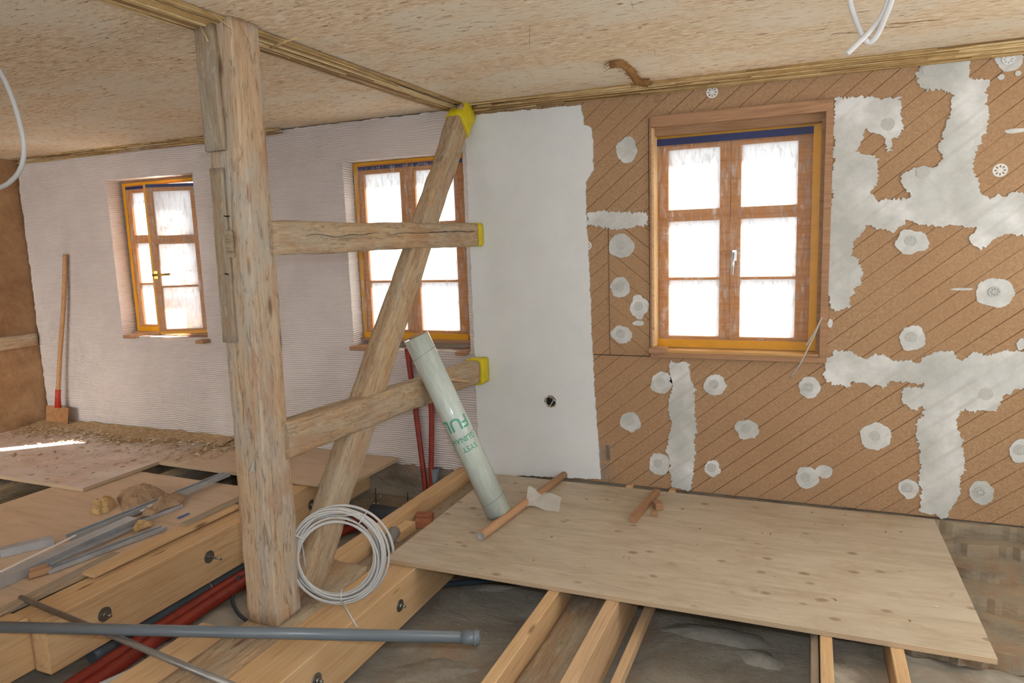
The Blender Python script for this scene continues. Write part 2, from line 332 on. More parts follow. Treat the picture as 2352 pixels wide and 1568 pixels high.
# ------------------------------------------------------------------ geometry helpers
WM = {}
I4 = Matrix.Identity(4)
def place(o, M=I4, parent=None):
    WM[o.name] = M.copy()
    if parent is not None:
        o.parent = parent; M = WM[parent.name].inverted() @ M
    o.matrix_basis = M
def meta(o, label=None, cat=None, group=None, kind=None):
    if label: o['label'] = label
    if cat: o['category'] = cat
    if group: o['group'] = group
    if kind: o['kind'] = kind
    return o
def root(name, loc, label, cat, group=None, kind=None):
    o = bpy.data.objects.new(name, None); COL.objects.link(o); o.empty_display_size = .1
    place(o, Matrix.Translation(Vector(loc))); return meta(o, label, cat, group, kind)
class MB:
    def __init__(s): s.v = []; s.f = []; s.mi = []; s.sm = []
    def add(s, vs, fs, mi=0, sm=False):
        o = len(s.v); s.v += [Vector(v) for v in vs]; s.f += [tuple(i + o for i in f) for f in fs]
        s.mi += [mi] * len(fs); s.sm += [sm] * len(fs); return s
    def box(s, lo, hi, mi=0):
        x0, y0, z0 = lo; x1, y1, z1 = hi
        return s.add([(x0, y0, z0), (x1, y0, z0), (x1, y1, z0), (x0, y1, z0), (x0, y0, z1), (x1, y0, z1), (x1, y1, z1), (x0, y1, z1)],
                     [(0, 3, 2, 1), (4, 5, 6, 7), (0, 1, 5, 4), (1, 2, 6, 5), (2, 3, 7, 6), (3, 0, 4, 7)], mi)
    def tube(s, pts, r, n=10, mi=0, cap=True):
        pts = [Vector(p) for p in pts]; rs = r if isinstance(r, (list, tuple)) else [r] * len(pts)
        T = [(pts[min(i + 1, len(pts) - 1)] - pts[max(i - 1, 0)]).normalized() for i in range(len(pts))]
        u = T[0].orthogonal().normalized(); vs = []; fs = []
        for i, p in enumerate(pts):
            u = (u - T[i] * u.dot(T[i])).normalized(); w_ = T[i].cross(u)
            for k in range(n):
                a = 2 * PI * k / n; vs.append(p + (u * math.cos(a) + w_ * math.sin(a)) * rs[i])
        for i in range(len(pts) - 1):
            for k in range(n): fs.append((i * n + k, i * n + (k + 1) % n, (i + 1) * n + (k + 1) % n, (i + 1) * n + k))
        s.add(vs, fs, mi, True)
        if cap:
            o = len(s.v) - len(vs); s.f += [tuple(o + k for k in range(n))[::-1], tuple(o + len(vs) - n + k for k in range(n))]; s.mi += [mi] * 2; s.sm += [False] * 2
        return s
    def pipe(s, p0, p1, ro, ri, n=24, mi=0, mi_in=None):
        """open tube with a wall"""
        p0 = Vector(p0); p1 = Vector(p1); T = (p1 - p0).normalized(); u = T.orthogonal().normalized(); w_ = T.cross(u); vs = []
        for p, r in ((p0, ro), (p1, ro), (p1, ri), (p0, ri)):
            for k in range(n): a = 2 * PI * k / n; vs.append(p + (u * math.cos(a) + w_ * math.sin(a)) * r)
        for j in range(4):
            fs = [(j * n + k, j * n + (k + 1) % n, ((j + 1) % 4) * n + (k + 1) % n, ((j + 1) % 4) * n + k) for k in range(n)]
            if j == 0: s.add(vs, fs, mi, True); o = len(s.v) - len(vs)
            else:
                s.f += [tuple(i + o for i in f) for f in fs]; s.mi += [mi if (j != 2 or mi_in is None) else mi_in] * n; s.sm += [j == 2] * n
        return s
    def prism(s, poly, axis, a, b, holes=(), mi=0, mi_side=None):
        """polygon in the two other axes extruded along axis from a to b"""
        loops = [list(poly)] + [list(h_) for h_ in holes]; flat = [p for l in loops for p in l]
        def P(p, t): q = list(p); q.insert(axis, t); return Vector(q)
        tris = tessellate_polygon([[Vector((p[0], p[1], 0)) for p in l] for l in loops])
        n = len(flat); vs = [P(p, a) for p in flat] + [P(p, b) for p in flat]; fs = []
        for t in tris: fs.append(tuple(t)); fs.append(tuple(i + n for i in reversed(t)))
        k0 = len(fs); o = 0
        for l in loops:
            m = len(l)
            for i in range(m): j = (i + 1) % m; fs.append((o + i, o + j, o + j + n, o + i + n))
            o += m
        base = len(s.f); s.add(vs, fs, mi)
        if mi_side is not None:
            for q in range(base + k0, len(s.f)): s.mi[q] = mi_side
        return s
    def build(s, name, mats, parent=None, M=I4, bevel=0, recalc=True):
        """vertices are world coordinates unless M is given, then local to M"""
        me = bpy.data.meshes.new(name); me.from_pydata([tuple(v) for v in s.v], [], s.f)
        for m in (mats if isinstance(mats, (list, tuple)) else [mats]): me.materials.append(MT[m] if isinstance(m, str) else m)
        for p, mi, sm in zip(me.polygons, s.mi, s.sm): p.material_index = mi; p.use_smooth = sm
        if recalc:
            bm = bmesh.new(); bm.from_mesh(me); bmesh.ops.recalc_face_normals(bm, faces=bm.faces); bm.to_mesh(me); bm.free()
        o = bpy.data.objects.new(name, me); COL.objects.link(o); place(o, M, parent)
        if bevel:
            b = o.modifiers.new('edge', 'BEVEL'); b.width = bevel; b.segments = 2; b.limit_method = 'ANGLE'
        return o
def frame(p0, p1, up=(0, 0, 1)):
    p0 = Vector(p0); p1 = Vector(p1); X = (p1 - p0).normalized(); up = Vector(up)
    Y = up.cross(X)
    Y = Y.normalized() if Y.length > 1e-4 else Vector((0, 1, 0))
    Z = X.cross(Y).normalized()
    return Matrix(((X.x, Y.x, Z.x, p0.x), (X.y, Y.y, Z.y, p0.y), (X.z, Y.z, Z.z, p0.z), (0, 0, 0, 1))), (p1 - p0).length
def beam(name, p0, p1, w_, h_, mat, parent=None, up=(0, 0, 1), rough=.0, bev=.004, seg=None, taper=1., bow=0., seed=0, wane=0.):
    """timber from p0 to p1 (centre line), w_ across, h_ along up; hewn when rough > 0"""
    M, L = frame(p0, p1, up); seg = seg or (max(2, int(L / .035)) if rough else 1)
    ring = []
    a, b = w_ / 2, h_ / 2; ns = 5 if rough else 1
    cs = [(a, b), (-a, b), (-a, -b), (a, -b)]
    for i in range(4):
        c0 = Vector(cs[i]); c1 = Vector(cs[(i + 1) % 4]); d = (c1 - c0).normalized(); e = c1 - d * bev; s0 = c0 + d * bev
        for k in range(ns + 1): ring.append((s0.lerp(e, k / ns)))
    n = len(ring); vs = []; sd = Vector((seed * 3.7 + 1, seed * 1.9, seed * .7))
    for j in range(seg + 1):
        x = L * j / seg; t = j / seg; k = 1 + (taper - 1) * t
        oy = bow * math.sin(PI * t)
        for (y, z) in ring:
            q = Vector((x, y * k, z * k + oy))
            if rough:
                nn = noise.noise_vector(Vector((x * 2.2, y * 9, z * 9)) + sd) * rough * 1.4 + noise.noise_vector(Vector((x * 11, y * 26, z * 26)) + sd) * rough * .6
                q += Vector((0 if j in (0, seg) else nn.x * .3, nn.y, nn.z))
                if wane:
                    cy = abs(y) / a; cz = abs(z) / b
                    if cy > .75 and cz > .75:
                        f = 1 - wane * max(0, noise.noise(Vector((x * 2.5, 7 * (y > 0), 5 * (z > 0))) + sd) + .3); q.y *= f; q.z *= f
            vs.append(q)
    fs = []
    for j in range(seg):
        for i in range(n): fs.append((j * n + i, j * n + (i + 1) % n, (j + 1) * n + (i + 1) % n, (j + 1) * n + i))
    m = MB().add(vs, fs, 0, bool(rough)); 
    m.f += [tuple(range(n))[::-1], tuple(seg * n + i for i in range(n))]; m.mi += [0, 0]; m.sm += [False] * 2
    return m.build(name, mat, parent, M)
def smooth(pts, k=8, closed=False):
    pts = [Vector(p) for p in pts]; out = []; n = len(pts)
    for i in range(n - 1):
        p0 = pts[max(i - 1, 0)]; p1 = pts[i]; p2 = pts[i + 1]; p3 = pts[min(i + 2, n - 1)]
        for j in range(k):
            t = j / k
            out.append(.5 * ((2 * p1) + (p2 - p0) * t + (2 * p0 - 5 * p1 + 4 * p2 - p3) * t * t + (3 * p1 - p0 - 3 * p2 + p3) * t ** 3))
    return out + [pts[-1]]
def ragged(poly, step=.012, amp=.006, seed=0, jag=.0):
    out = []; n = len(poly); k = 0
    for i in range(n):
        a = Vector(poly[i]); b = Vector(poly[(i + 1) % n]); d = b - a; m = max(1, int(d.length / step)); nr = Vector((-d.y, d.x)).normalized() if d.length else Vector((0, 0))
        for j in range(m):
            p = a + d * (j / m); e = noise.noise(Vector((p.x * 28, p.y * 28, seed))) * amp + noise.noise(Vector((p.x * 110, p.y * 110, seed + 3))) * amp * .7
            if jag and random.random() < .25: e += random.uniform(-jag, jag)
            out.append(tuple(p + nr * e))
    return out
def rect(x0, z0, x1, z1): return [(x0, z0), (x1, z0), (x1, z1), (x0, z1)]

# ------------------------------------------------------------------ the setting
YW = 4.07                                  # room face of the outer wall
ZC = 2.325                                 # ceiling
XL = -6.31                                 # left wall
W3 = (-.85, .045); W1 = (-5.20, -4.305); W2 = (-2.935, -2.04); WZ = (.842, 2.062)
def struct(o): o['kind'] = 'structure'; return o
m = MB().prism(rect(-6.7, .0, 2.4, 2.6), 1, 4.25, 4.29, [rect(a + .03, WZ[0] + .02, b - .03, WZ[1] - .02) for a, b in (W1, W2, W3)])
m.box((-6.7, 4.095, -.75), (2.4, 4.58, -.012))
wall = struct(m.build('wall_back', 'masonry'))
# combed plaster of the left half, reveals included
o1 = (-5.235, .826, -4.30, 2.083); o2 = (-2.94, .79, -2.03, 2.065); o3 = (-.852, .80, .05, 2.10)
top = [(x / 10, 2.318 + .006 * noise.noise(Vector((x * .7, 0, 1)))) for x in range(-20, -63, -1)]
left = [(XL + .012 + .012 * noise.noise(Vector((z * .31, 2, 1))), z / 20) for z in range(45, 0, -2)]
bot = [(-6.28, .0), (-4.3, .0), (-3.5, -.002), (-3.0, -.015), (-2.6, -.02), (-2.3, -.022), (-1.99, -.028)]
pl = ragged(left[::1] + bot + [(-1.99, 2.31)] + top[1:], .03, .012, 4, .006)
MB().prism(pl, 1, YW - .005, 4.25, [ragged(rect(*o1), .03, .004, 1), ragged(rect(*o2), .03, .004, 2)]).build('plaster_layer', 'comb', wall)
# smooth plaster panel
c8 = lambda x, y: (at(1300 + x / 2.09, 150 + y / 2.09, 1, YW - .012).x, at(1300 + x / 2.09, 150 + y / 2.09, 1, YW - .012).z)
pe = [c8(*p) for p in ((70, 190), (85, 280), (120, 300), (130, 400), (130, 500), (95, 560), (95, 650), (100, 800), (112, 1000), (120, 1250), (130, 1450), (135, 1568))]
pe += [(at(1370, 950, 1, YW).x, at(1370, 950, 1, YW).z), (-1.165, .02)]
pan = [(-2.0, -.03), (-2.0, 2.27), (-1.9, 2.272), (-1.6, 2.268), (-1.3, 2.262)] + pe
MB().prism(ragged(pan, .012, .006, 8, .004), 1, YW - .013, YW + .02).build('plaster_panel', 'smooth', wall)
# wood fibre insulation board
MB().prism(rect(-1.99, .0, 2.4, 2.30), 1, YW, 4.25, [rect(*o3)]).build('insulation_board', 'fibre', wall)
a = at(1398, 525, 1, YW); b = at(1490, 812, 1, YW)
MB().box((a.x, YW - .003, b.z), (-.856, YW, a.z)).build('board_offcut', 'fibre2', wall)
for nm, (x0, z0, x1, z1) in (('a', (-1.24, .798, -.86, .8015)), ('b', (a.x - .002, .8, a.x, 1.60)), ('c', (-.86, .8, -.858, 2.15)),):
    MB().box((x0, YW - .0042, z0), (x1, YW - .0005, z1)).build('board_joint', 'dark', wall)
# plaster patches traced on the board
def tr(ox, oy, s, pts, y): return [(lambda q: (q.x, q.z))(at(ox + px / s, oy + py / s, 1, y)) for px, py in pts]
big1 = [(165,425),(300,405),(430,425),(530,415),(520,470),(545,580),(510,650),(470,640),(490,730),(465,700),(440,635),(380,610),(325,590),(330,640),(270,720),(380,740),(405,800),(400,870),(365,950),(400,985),(500,985),(600,975),(575,950),(520,885),(560,830),(620,805),(720,805),(760,760),(735,695),(770,600),(810,480),(805,405),(755,375),(680,385),(630,365),(608,290),(650,235),(720,215),(905,205),(910,260),(895,310),(940,325),(1020,320),(1005,400),(1010,500),(1015,580),(975,650),(960,720),(930,770),(940,850),(975,940),(1020,985),(1100,955),(1215,940),(1600,930),(1600,1200),(1215,1190),(1130,1170),(1070,1190),(1040,1210),(1000,1250),(960,1260),(920,1220),(915,1180),(950,1140),(850,1130),(700,1130),(600,1115),(560,1100),(490,1165),(430,1150),(340,1130),(330,1160),(265,1215),(260,1290),(320,1370),(310,1440),(250,1520),(245,1578),(190,1601),(140,1586),(125,1500),(112,1350),(130,1200),(140,1000),(155,750),(160,550)]
big2 = [(120,545),(165,490),(260,500),(330,545),(400,510),(480,545),(620,560),(720,500),(800,495),(860,545),(940,505),(1040,525),(1120,490),(1215,500),(1600,500),(1600,705),(1190,705),(1100,745),(1085,800),(1060,830),(940,825),(870,820),(835,880),(860,980),(875,1080),(865,1200),(850,1310),(800,1380),(800,1425),(730,1415),(635,1385),(640,1280),(630,1180),(635,1050),(615,960),(615,890),(650,850),(650,800),(600,825),(545,790),(530,750),(545,700),(660,700),(660,675),(560,670),(460,660),(430,695),(350,680),(260,670),(240,695),(180,690),(120,670),(105,610)]
strip = [(940,130),(1060,115),(1115,140),(1110,230),(1160,370),(1160,480),(1170,560),(1165,650),(1175,740),(1150,830),(1165,950),(1150,1080),(1135,1190),(1130,1260),(1080,1285),(1050,1275),(960,1240),(935,1170),(940,1060),(910,930),(910,830),(965,720),(930,620),(920,540),(950,430),(965,350),(935,280)]
band = [(105,705),(200,700),(330,705),(395,720),(395,760),(330,775),(220,790),(150,775),(100,755)]
YP = YW - .006
for ox, oy, s, pts in ((1850, 50, 2.412, big1), (1850, 600, 2.412, big2), (1300, 800, 3.92, strip), (1300, 150, 2.09, band)):
    MB().prism(ragged(tr(ox, oy, s, pts, YP), .006, .014, 3, .010), 1, YP, YW).build('filler_patch', 'patch', wall)
def dowel(px, py, mat, y, r=.031, slots=8):
    c_ = at(px, py, 1, y); m = MB(); 
    circ = [(c_.x + r * math.cos(2 * PI * k / 32), c_.z + r * math.sin(2 * PI * k / 32)) for k in range(32)]; hs = []
    for k in range(slots):
        a0 = 2 * PI * k / slots; w_ = .17
        hs.append([(c_.x + q * math.cos(a0 + e), c_.z + q * math.sin(a0 + e)) for q, e in ((r * .42, -w_ * 1.2), (r * .78, -w_), (r * .78, w_), (r * .42, w_ * 1.2))])
    m.prism(circ, 1, y - .003, y, hs)
    return m.build('anchor_plate', mat, wall)
blobs = [(1440,345,25,29),(1427,565,30,26),(1425,660,23,23),(1468,705,21,26),(1466,742,14,6),(1427,768,23,21),(1519,880,25,24),(1642,884,26,24),(1859,891,25,23),(1448,969,24,23),(1716,986,27,22),(1513,1066,24,26),(1636,1076,19,18),(1852,1098,27,24),(1892,1083,18,15),(2011,1003,36,31),(2087,1122,23,22),(2253,1132,29,27),(2345,1035,27,26),(2096,776,32,29),(2286,672,46,34),(2094,555,40,29),(2248,550,20,16),(2318,138,32,26),(2300,177,8,6),(2339,168,7,6),(2346,788,10,14),(1907,742,6,10),(2210,664,26,3),(2332,300,24,6)]
for i, (cx, cy, rx, ry) in enumerate(blobs):
    c_ = at(cx, cy, 1, YP); ex = at(cx + rx, cy, 1, YP); ez = at(cx, cy - ry, 1, YP); ax = ex.x - c_.x; az = ez.z - c_.z
    pts = []
    for k in range(36):
        t = 2 * PI * k / 36; f = 1 + .20 * noise.noise(Vector((math.cos(t) * 1.3, math.sin(t) * 1.3, i * 5.1)))
        pts.append((c_.x + ax * f * math.cos(t), c_.z + az * f * math.sin(t)))
    p = MB().prism(ragged(pts, .006, .007 if rx > 9 and ry > 9 else .002, i, .003 if ry > 9 else .001), 1, YP + .001 * (i % 3), YW).build('filler_patch', 'patch', wall)
    if rx > 17 and ry > 15 and i not in (0, 14, 22): dowel(cx - 2, cy - 2, 'plaster_dot' if i not in (23,) else 'dowel_white', YP, .026)
for px, py in ((1636, 212), (2297, 391)): dowel(px, py, 'dowel_white', YW)
dowel(1349, 564, 'dowel_white', YW - .012, .027)
for px, py in ((2135, 160), (2265, 905), (2120, 395), (2040, 285)): dowel(px, py, 'plaster_dot', YP, .03, 0)
c_ = at(1512, 228, 1, YW); MB().tube([c_, c_ - Vector((0, .003, 0))], .024, 20).build('fibre_plug', 'brown_strip', wall)
for z0, z1 in ((1020, 1058), (1062, 1103)):
    p0 = at(1373, z0, 1, YW); p1 = at(1402, z1, 1, YW); MB().box((p0.x, YW - .002, max(p1.z, .002)), (p1.x, YW, p0.z)).build('clear_tape', 'plaster_dot' if 0 else 'foil', wall)
# left, right and rear walls, ceiling, ground
m = MB(); N = 40
vs = []; 
for i in range(N + 1):
    for j in range(21):
        y = -3.4 + 7.65 * i / N; z = -.6 + 3.1 * j / 20
        vs.append((XL - .01 + .02 * noise.noise(Vector((y * 3, z * 3, 2))), y, z))
m.add(vs, [(i * 21 + j, (i + 1) * 21 + j, (i + 1) * 21 + j + 1, i * 21 + j + 1) for i in range(N) for j in range(20)], 0, True); m.box((XL - .3, -3.4, -.6), (XL - .05, 4.25, 2.5))
wl = struct(m.build('wall_left', 'clay'))
beam('wall_timber', (XL + .005, 1.2, .79), (XL + .005, 4.04, .775), .05, .115, 'old_wood', wl, rough=.006, seed=3)
m = MB().prism([(-3.4, -.6), (4.25, -.6), (4.25, 2.6), (-3.4, 2.6)], 0, 2.15, 2.45, [[(2.3, .85), (3.3, .85), (3.3, 2.0), (2.3, 2.0)]])
struct(m.build('wall_right', 'smooth'))
m = MB().prism(rect(-6.6, -.6, 2.45, 2.6), 1, -3.7, -3.4, [rect(-3.6, .8, -2.7, 2.0), rect(-.4, .8, .5, 2.0)]); struct(m.build('wall_rear', 'smooth'))
ceil = struct(MB().box((-6.6, -3.7, ZC), (2.45, 4.29, ZC + .15)).build('ceiling', 'ceiling'))
def gz(x, y):
    z = -.36 + .035 * noise.noise(Vector((x * 1.3, y * 1.3, 0))) + .014 * noise.noise(Vector((x * 5, y * 5, 1)))
    if x > -1.6:                                # old vault rising to the outer wall
        k = min(1, max(0, (x + 1.6) / .5)); z += k * .10 * max(0, math.sin((x + .45) * 2.6 + .6)) * .5
        if x > .1:
            k = min(1, (x - .1) / .5); t = y + .08 * noise.noise(Vector((x * 3, y, 4)))
            z += k * (.04 * noise.noise(Vector((x * 4, y * 9, 6))))
    return z
m = MB(); NX, NY = 190, 130; vs = []
for i in range(NX + 1):
    for j in range(NY + 1):
        x = -6.35 + 8.6 * i / NX; y = -3.4 + 7.52 * (j / NY) ** .62; vs.append((x, y, gz(x, y)))
m.add(vs, [(i * (NY + 1) + j, (i + 1) * (NY + 1) + j, (i + 1) * (NY + 1) + j + 1, i * (NY + 1) + j + 1) for i in range(NX) for j in range(NY)], 0, True)
struct(m.build('floor', 'ground', recalc=False))
# reed strips of the ceiling
def reeds(name, n, fn, r=(.0026, .0058), mt='reed'):
    m = MB()
    for i in range(n):
        p, q = fn(i); p = Vector(p); q = Vector(q); k = 7; j = random.uniform(-.006, .006)
        pts = [p.lerp(q, t / k) + Vector((random.uniform(-.002, .002), random.uniform(-.002, .002), j * math.sin(t / k * PI) + random.uniform(-.001, .001))) for t in range(k + 1)]
        m.tube(pts, random.uniform(*r), 6, random.choice((0, 0, 1, 2, 3, 3)))
    return struct(m.build(name, [mt, 'reed_dark', 'reed_pale', 'reed_tan']))
def f1(i):
    y0 = random.choice((.9, .9, random.uniform(.9, 3))); y1 = min(3.98, y0 + random.uniform(1.2, 3.1)); x = random.uniform(-2.135, -1.955)
    e = abs(x + 2.045) / .09
    return (x + random.uniform(-.012, .012), y0, ZC - .004 - .022 * (1 - e * e) + random.uniform(-.004, .004)), (x + random.uniform(-.012, .012), y1, ZC - .004 - .022 * (1 - e * e) + random.uniform(-.004, .004))
reeds('trim_1', 130, f1, mt='reed_y')
def f2(i):
    x0 = random.uniform(-2.15, 1.3); x1 = min(2.1, x0 + random.uniform(.7, 1.8)); t = random.random(); y = 3.955 + .1 * t; z = ZC - .004 - .038 * t
    s_ = random.uniform(-.012, .012); return (x0, y + random.uniform(-.004, .004), z), (x1, y + s_ * .5, z + s_)
reeds('trim_2', 230, f2, (.0025, .0052))
def f3(i):
    x0 = random.uniform(-6.28, -3.6); x1 = min(-3.4, x0 + random.uniform(.25, .8)); t = random.random(); y = 3.99 + .06 * t; z = ZC - .002 - .038 * t
    s_ = random.uniform(-.012, .012); return (x0, y, z), (x1, y + s_, z + s_ * .6)
reeds('trim_3', 170, f3, (.0012, .003))
# a few loose stalks at the post head
for k, (a_, b_, dz, lab) in enumerate((((455, 8), (532, 66), .04, 'thin dry reed stalk crossing in front of the post head'), ((622, 110), (680, 88), .035, 'short thick dry reed stub poking from the ceiling strip right of the post'), ((545, 42), (577, 98), .045, 'thin reed stalk hanging over the right corner of the post head'), ((455, 52), (478, 95), .05, 'thin reed stalk hanging at the left corner of the post head'))):
    y_ = (2.0, 2.28, 2.0, 2.02)[k]
    p = at(*a_, 1, y_); q = at(*b_, 1, y_ - .01)
    meta(MB().tube([p, p.lerp(q, .5) + Vector((0, 0, .002)), q], .0042 if k == 1 else .002, 7).build('reed_stalk', 'reed'), lab, 'reed', 'loose reeds on the ceiling')
# cracks and scuffs of the ceiling board
def crack(pts, w_, mat):
    P_ = [at(x_, y_, 2, ZC - .0012) for x_, y_ in pts]; m = MB(); n = len(P_); vs = []
    for i, p in enumerate(P_):
        d = (P_[min(i + 1, n - 1)] - P_[max(i - 1, 0)]).normalized(); q = Vector((-d.y, d.x, 0)); ww = w_ * (.25 + .9 * abs(noise.noise(Vector((i * .7, w_ * 90, 1))))) * (0.3 if i in (0, n - 1) else 1)
        vs += [p + q * ww, p - q * ww]
    m.add(vs, [(2 * i, 2 * i + 1, 2 * i + 3, 2 * i + 2) for i in range(n - 1)]); m.build('crack', mat, ceil, recalc=False)
crack([(x_, 82 - (x_ - 1905) * .13 + 5 * noise.noise(Vector((x_ * .02, 3, 0)))) for x_ in range(1905, 2085, 9)], .006, 'reed_dark')
crack([(x_, 57 - (x_ - 2040) * .10 + 6 * noise.noise(Vector((x_ * .03, 7, 0)))) for x_ in range(2040, 2170, 9)], .012, 'reed_tan')
for px_ in ([(1217, 55), (1217, 75), (1216, 95), (1217, 116)], [(1503, 110), (1504, 120), (1505, 130)], [(1448, 0), (1452, 10), (1455, 20)], [(232, 40), (238, 46), (243, 52)], [(216, 102), (224, 108), (231, 114)]): crack(px_, .002, 'soot')
for cx_, cy_ in ((1137, 20), (2040, 62)): crack([(cx_ - 6, cy_ - 3), (cx_, cy_), (cx_ + 5, cy_ + 3)], .012, 'white_strip')
# clump of clay and straw stuck to the ceiling
m = MB(); rs = random.Random(5)
path = smooth([at(1405, 148, 2, ZC - .01), at(1425, 145, 2, ZC - .012), at(1450, 165, 2, ZC - .012), at(1465, 185, 2, ZC - .01), at(1490, 190, 2, ZC - .02)], 6)
m.tube(path, [.018 + .012 * abs(noise.noise(Vector((i * .9, 0, 0)))) for i in range(len(path))], 8)
for i in range(140):
    c_ = rs.choice(path) + Vector((rs.uniform(-.03, .03), rs.uniform(-.03, .03), rs.uniform(-.02, .005))); d = Vector((rs.uniform(-1, 1), rs.uniform(-1, 1), rs.uniform(-.4, .2))) * .022
    m.tube([c_ - d, c_ + d], .0011, 4)
meta(m.build('straw_clump', plain('brown_straw_clay', 'a1784c', .95, 0, .1, .4, 60, .8)), 'crumbly brown clump of straw and clay stuck to the ceiling above the plaster panel', 'straw clump')

# ------------------------------------------------------------------ windows
def window(n, x0, opened, foil_all, hmat, label=None):
    z0, z1 = WZ; wd = .895; yf = 4.18; yb = 4.245; r = root('window_%d' % n, (x0, yf, z0), None, None, None, 'structure')
    X = lambda t: x0 + t                        # t measured from the left edge of the frame
    fr = MB()
    fr.prism(rect(X(0), z0, X(wd), z1), 1, yf, yb, [rect(X(.022), z0 + .045, X(wd - .046), z1 - .028)])
    fr.build('window_frame', 'larch', r)
    tp = MB().prism(rect(X(.001), z0 + .002, X(wd - .001), z1 - .001), 1, yf - .0015, yf, [rect(X(.022 if n == 3 else .034), z0 + .05, X(wd - .044), z1 - .018)])
    tp.build('yellow_tape', 'tape_yellow', r)
    g = [.079, .367, .481, .773]                # glass limits
    zs = [(.909, 1.238), (1.253, 1.577), (1.643, 1.982)]
    def sash(a, b, ga, gb, M=I4, side=1, hide=False):
        y0 = yf + .004 if not hide else yf - .0; dp = .065 if hide else .045
        m = MB(); hs = [rect(ga, p, gb, q) for p, q in zs]
        m.prism(rect(a, z0 + .03, b, z1 - .026), 1, y0, y0 + dp, hs)
        s_ = m.build('sash', 'larch', r, M, .003)
        p_ = MB()
        for p, q in zs: p_.box((ga - .003, y0 + .02, p - .003), (gb + .003, y0 + .024, q + .003))
        p_.build('pane', 'pane', s_, M)
        MB().box((a + .008, y0 - .0015, z1 - .052), (b - .004, y0, z1 - .028)).build('blue_tape', 'tape_blue', s_, M)
        return s_, y0
    mid = .424
    s1, y1 = sash(X(.022), X(mid - .001), X(g[0]), X(g[1]))
    if not opened:
        s2, y2 = sash(X(mid + .001), X(wd - .047), X(g[2]), X(g[3]))
        if n == 3:
            yy = y1 - .006
            MB().box((X(.012), yf - .024, z1 - .056), (X(.846), yf - .02, z1 - .018)).build('blue_tape', 'tape_blue', r)
        hx, hz = X(.45), 1.375
        m = MB().box((hx - .012, y1 - .008, hz - .03), (hx + .012, y1, hz + .03)).tube([(hx, y1 - .008, hz + .01), (hx, y1 - .045, hz + .012)], .008, 10)
        m.tube([(hx, y1 - .045, hz + .018), (hx - .004, y1 - .048, hz - .05), (hx - .008, y1 - .046, hz - .105)], [.009, .008, .007], 10)
        m.build('window_handle', 'silver', s2)
        # clear foil hung over both sashes
        m = MB(); nx, nz = 60, 84; vs = []
        for i in range(nx + 1):
            for j in range(nz + 1):
                u = i / nx; v = j / nz; x = X(.012 + (wd - .05) * u); z = z0 + .045 + (z1 - z0 - .08) * v
                q = Vector((x * 9, z * 3.0, n * 3.)); e = .006 * noise.noise(q) + .0035 * noise.noise(Vector((x * 40, z * 9, n)))
                vs.append((x, yf - .012 + e, z))
        m.add(vs, [(i * (nz + 1) + j, (i + 1) * (nz + 1) + j, (i + 1) * (nz + 1) + j + 1, i * (nz + 1) + j + 1) for i in range(nx) for j in range(nz)], 0, True)
        m.build('dust_foil', 'foil', r, recalc=False)
        MB().box((X(.02), yf - .022, z0 + .004), (X(wd - .05), yf - .018, z0 + .05)).build('yellow_tape', 'tape_yellow', r)
        if n == 3: 
            MB().box((X(wd - .05), yf - .0225, z0 + .004), (X(wd - .004), yf - .0175, z1 - .01)).build('yellow_tape', 'tape_yellow', r)
            p = at(1751, 773, 1, yf - .024); MB().box((p.x - .025, yf - .026, p.z - .022), (p.x + .025, yf - .024, p.z + .022)).build('clear_sticker', 'foil', r)
    else:
        # right-hand leaf swung a little into the room on its right hinges, taped yellow on its edge
        hx = X(wd - .047); T = Matrix.Translation((hx, yf, -.015)) @ Matrix.Rotation(math.radians(24), 4, 'Z') @ Matrix.Translation((-hx, -yf, 0))
        s2, y2 = sash(X(mid - .012), hx, X(g[2] - .01), X(g[3] - .01), T, 1, True)
        a = X(mid - .012)
        m = MB().box((a - .0015, y2 - .001, z0 + .03), (a, y2 + .066, z1 - .026)).box((a - .001, y2 - .002, z0 + .03), (hx, y2, z0 + .05)).box((a, y2 - .002, z0 + .03), (a + .016, y2 - .0003, z1 - .026)).box((a, y2 - .001, z1 - .045), (a + .01, y2 + .0, z1 - .026))
        m.build('yellow_tape', 'tape_yellow', s2, T)
        hz = 1.34; hx2 = a + .03
        m = MB().box((hx2 - .014, y2 - .008, hz - .03), (hx2 + .014, y2, hz + .03)).tube([(hx2, y2 - .006, hz), (hx2, y2 - .05, hz)], .009, 10).tube([(hx2 - .005, y2 - .05, hz), (hx2 + .06, y2 - .053, hz + .001), (hx2 + .13, y2 - .052, hz + .004)], [.010, .008, .009], 10)
        m.build('window_handle', 'sash_metal', s2, T)
        m = MB(); nx, nz = 30, 70; vs = []
        for i in range(nx + 1):
            for j in range(nz + 1):
                x = a + .02 + (hx - a - .03) * i / nx; z = z0 + .06 + (z1 - z0 - .11) * j / nz
                vs.append((x, y2 - .008 + .005 * noise.noise(Vector((x * 30, z * 7, 3))), z))
        m.add(vs, [(i * (nz + 1) + j, (i + 1) * (nz + 1) + j, (i + 1) * (nz + 1) + j + 1, i * (nz + 1) + j + 1) for i in range(nx) for j in range(nz)], 0, True)
        m.build('dust_foil', 'foil', s2, T, recalc=False)
        m = MB(); vs = []
        for i in range(nx + 1):
            for j in range(nz + 1):
                x = X(.04) + .36 * i / nx; z = z0 + .06 + (z1 - z0 - .11) * j / nz
                vs.append((x, y1 - .01 + .004 * noise.noise(Vector((x * 30, z * 7, 8))), z))
        m.add(vs, [(i * (nz + 1) + j, (i + 1) * (nz + 1) + j, (i + 1) * (nz + 1) + j + 1, i * (nz + 1) + j + 1) for i in range(nx) for j in range(nz)], 0, True)
        m.build('dust_foil', 'foil', s1, recalc=False)
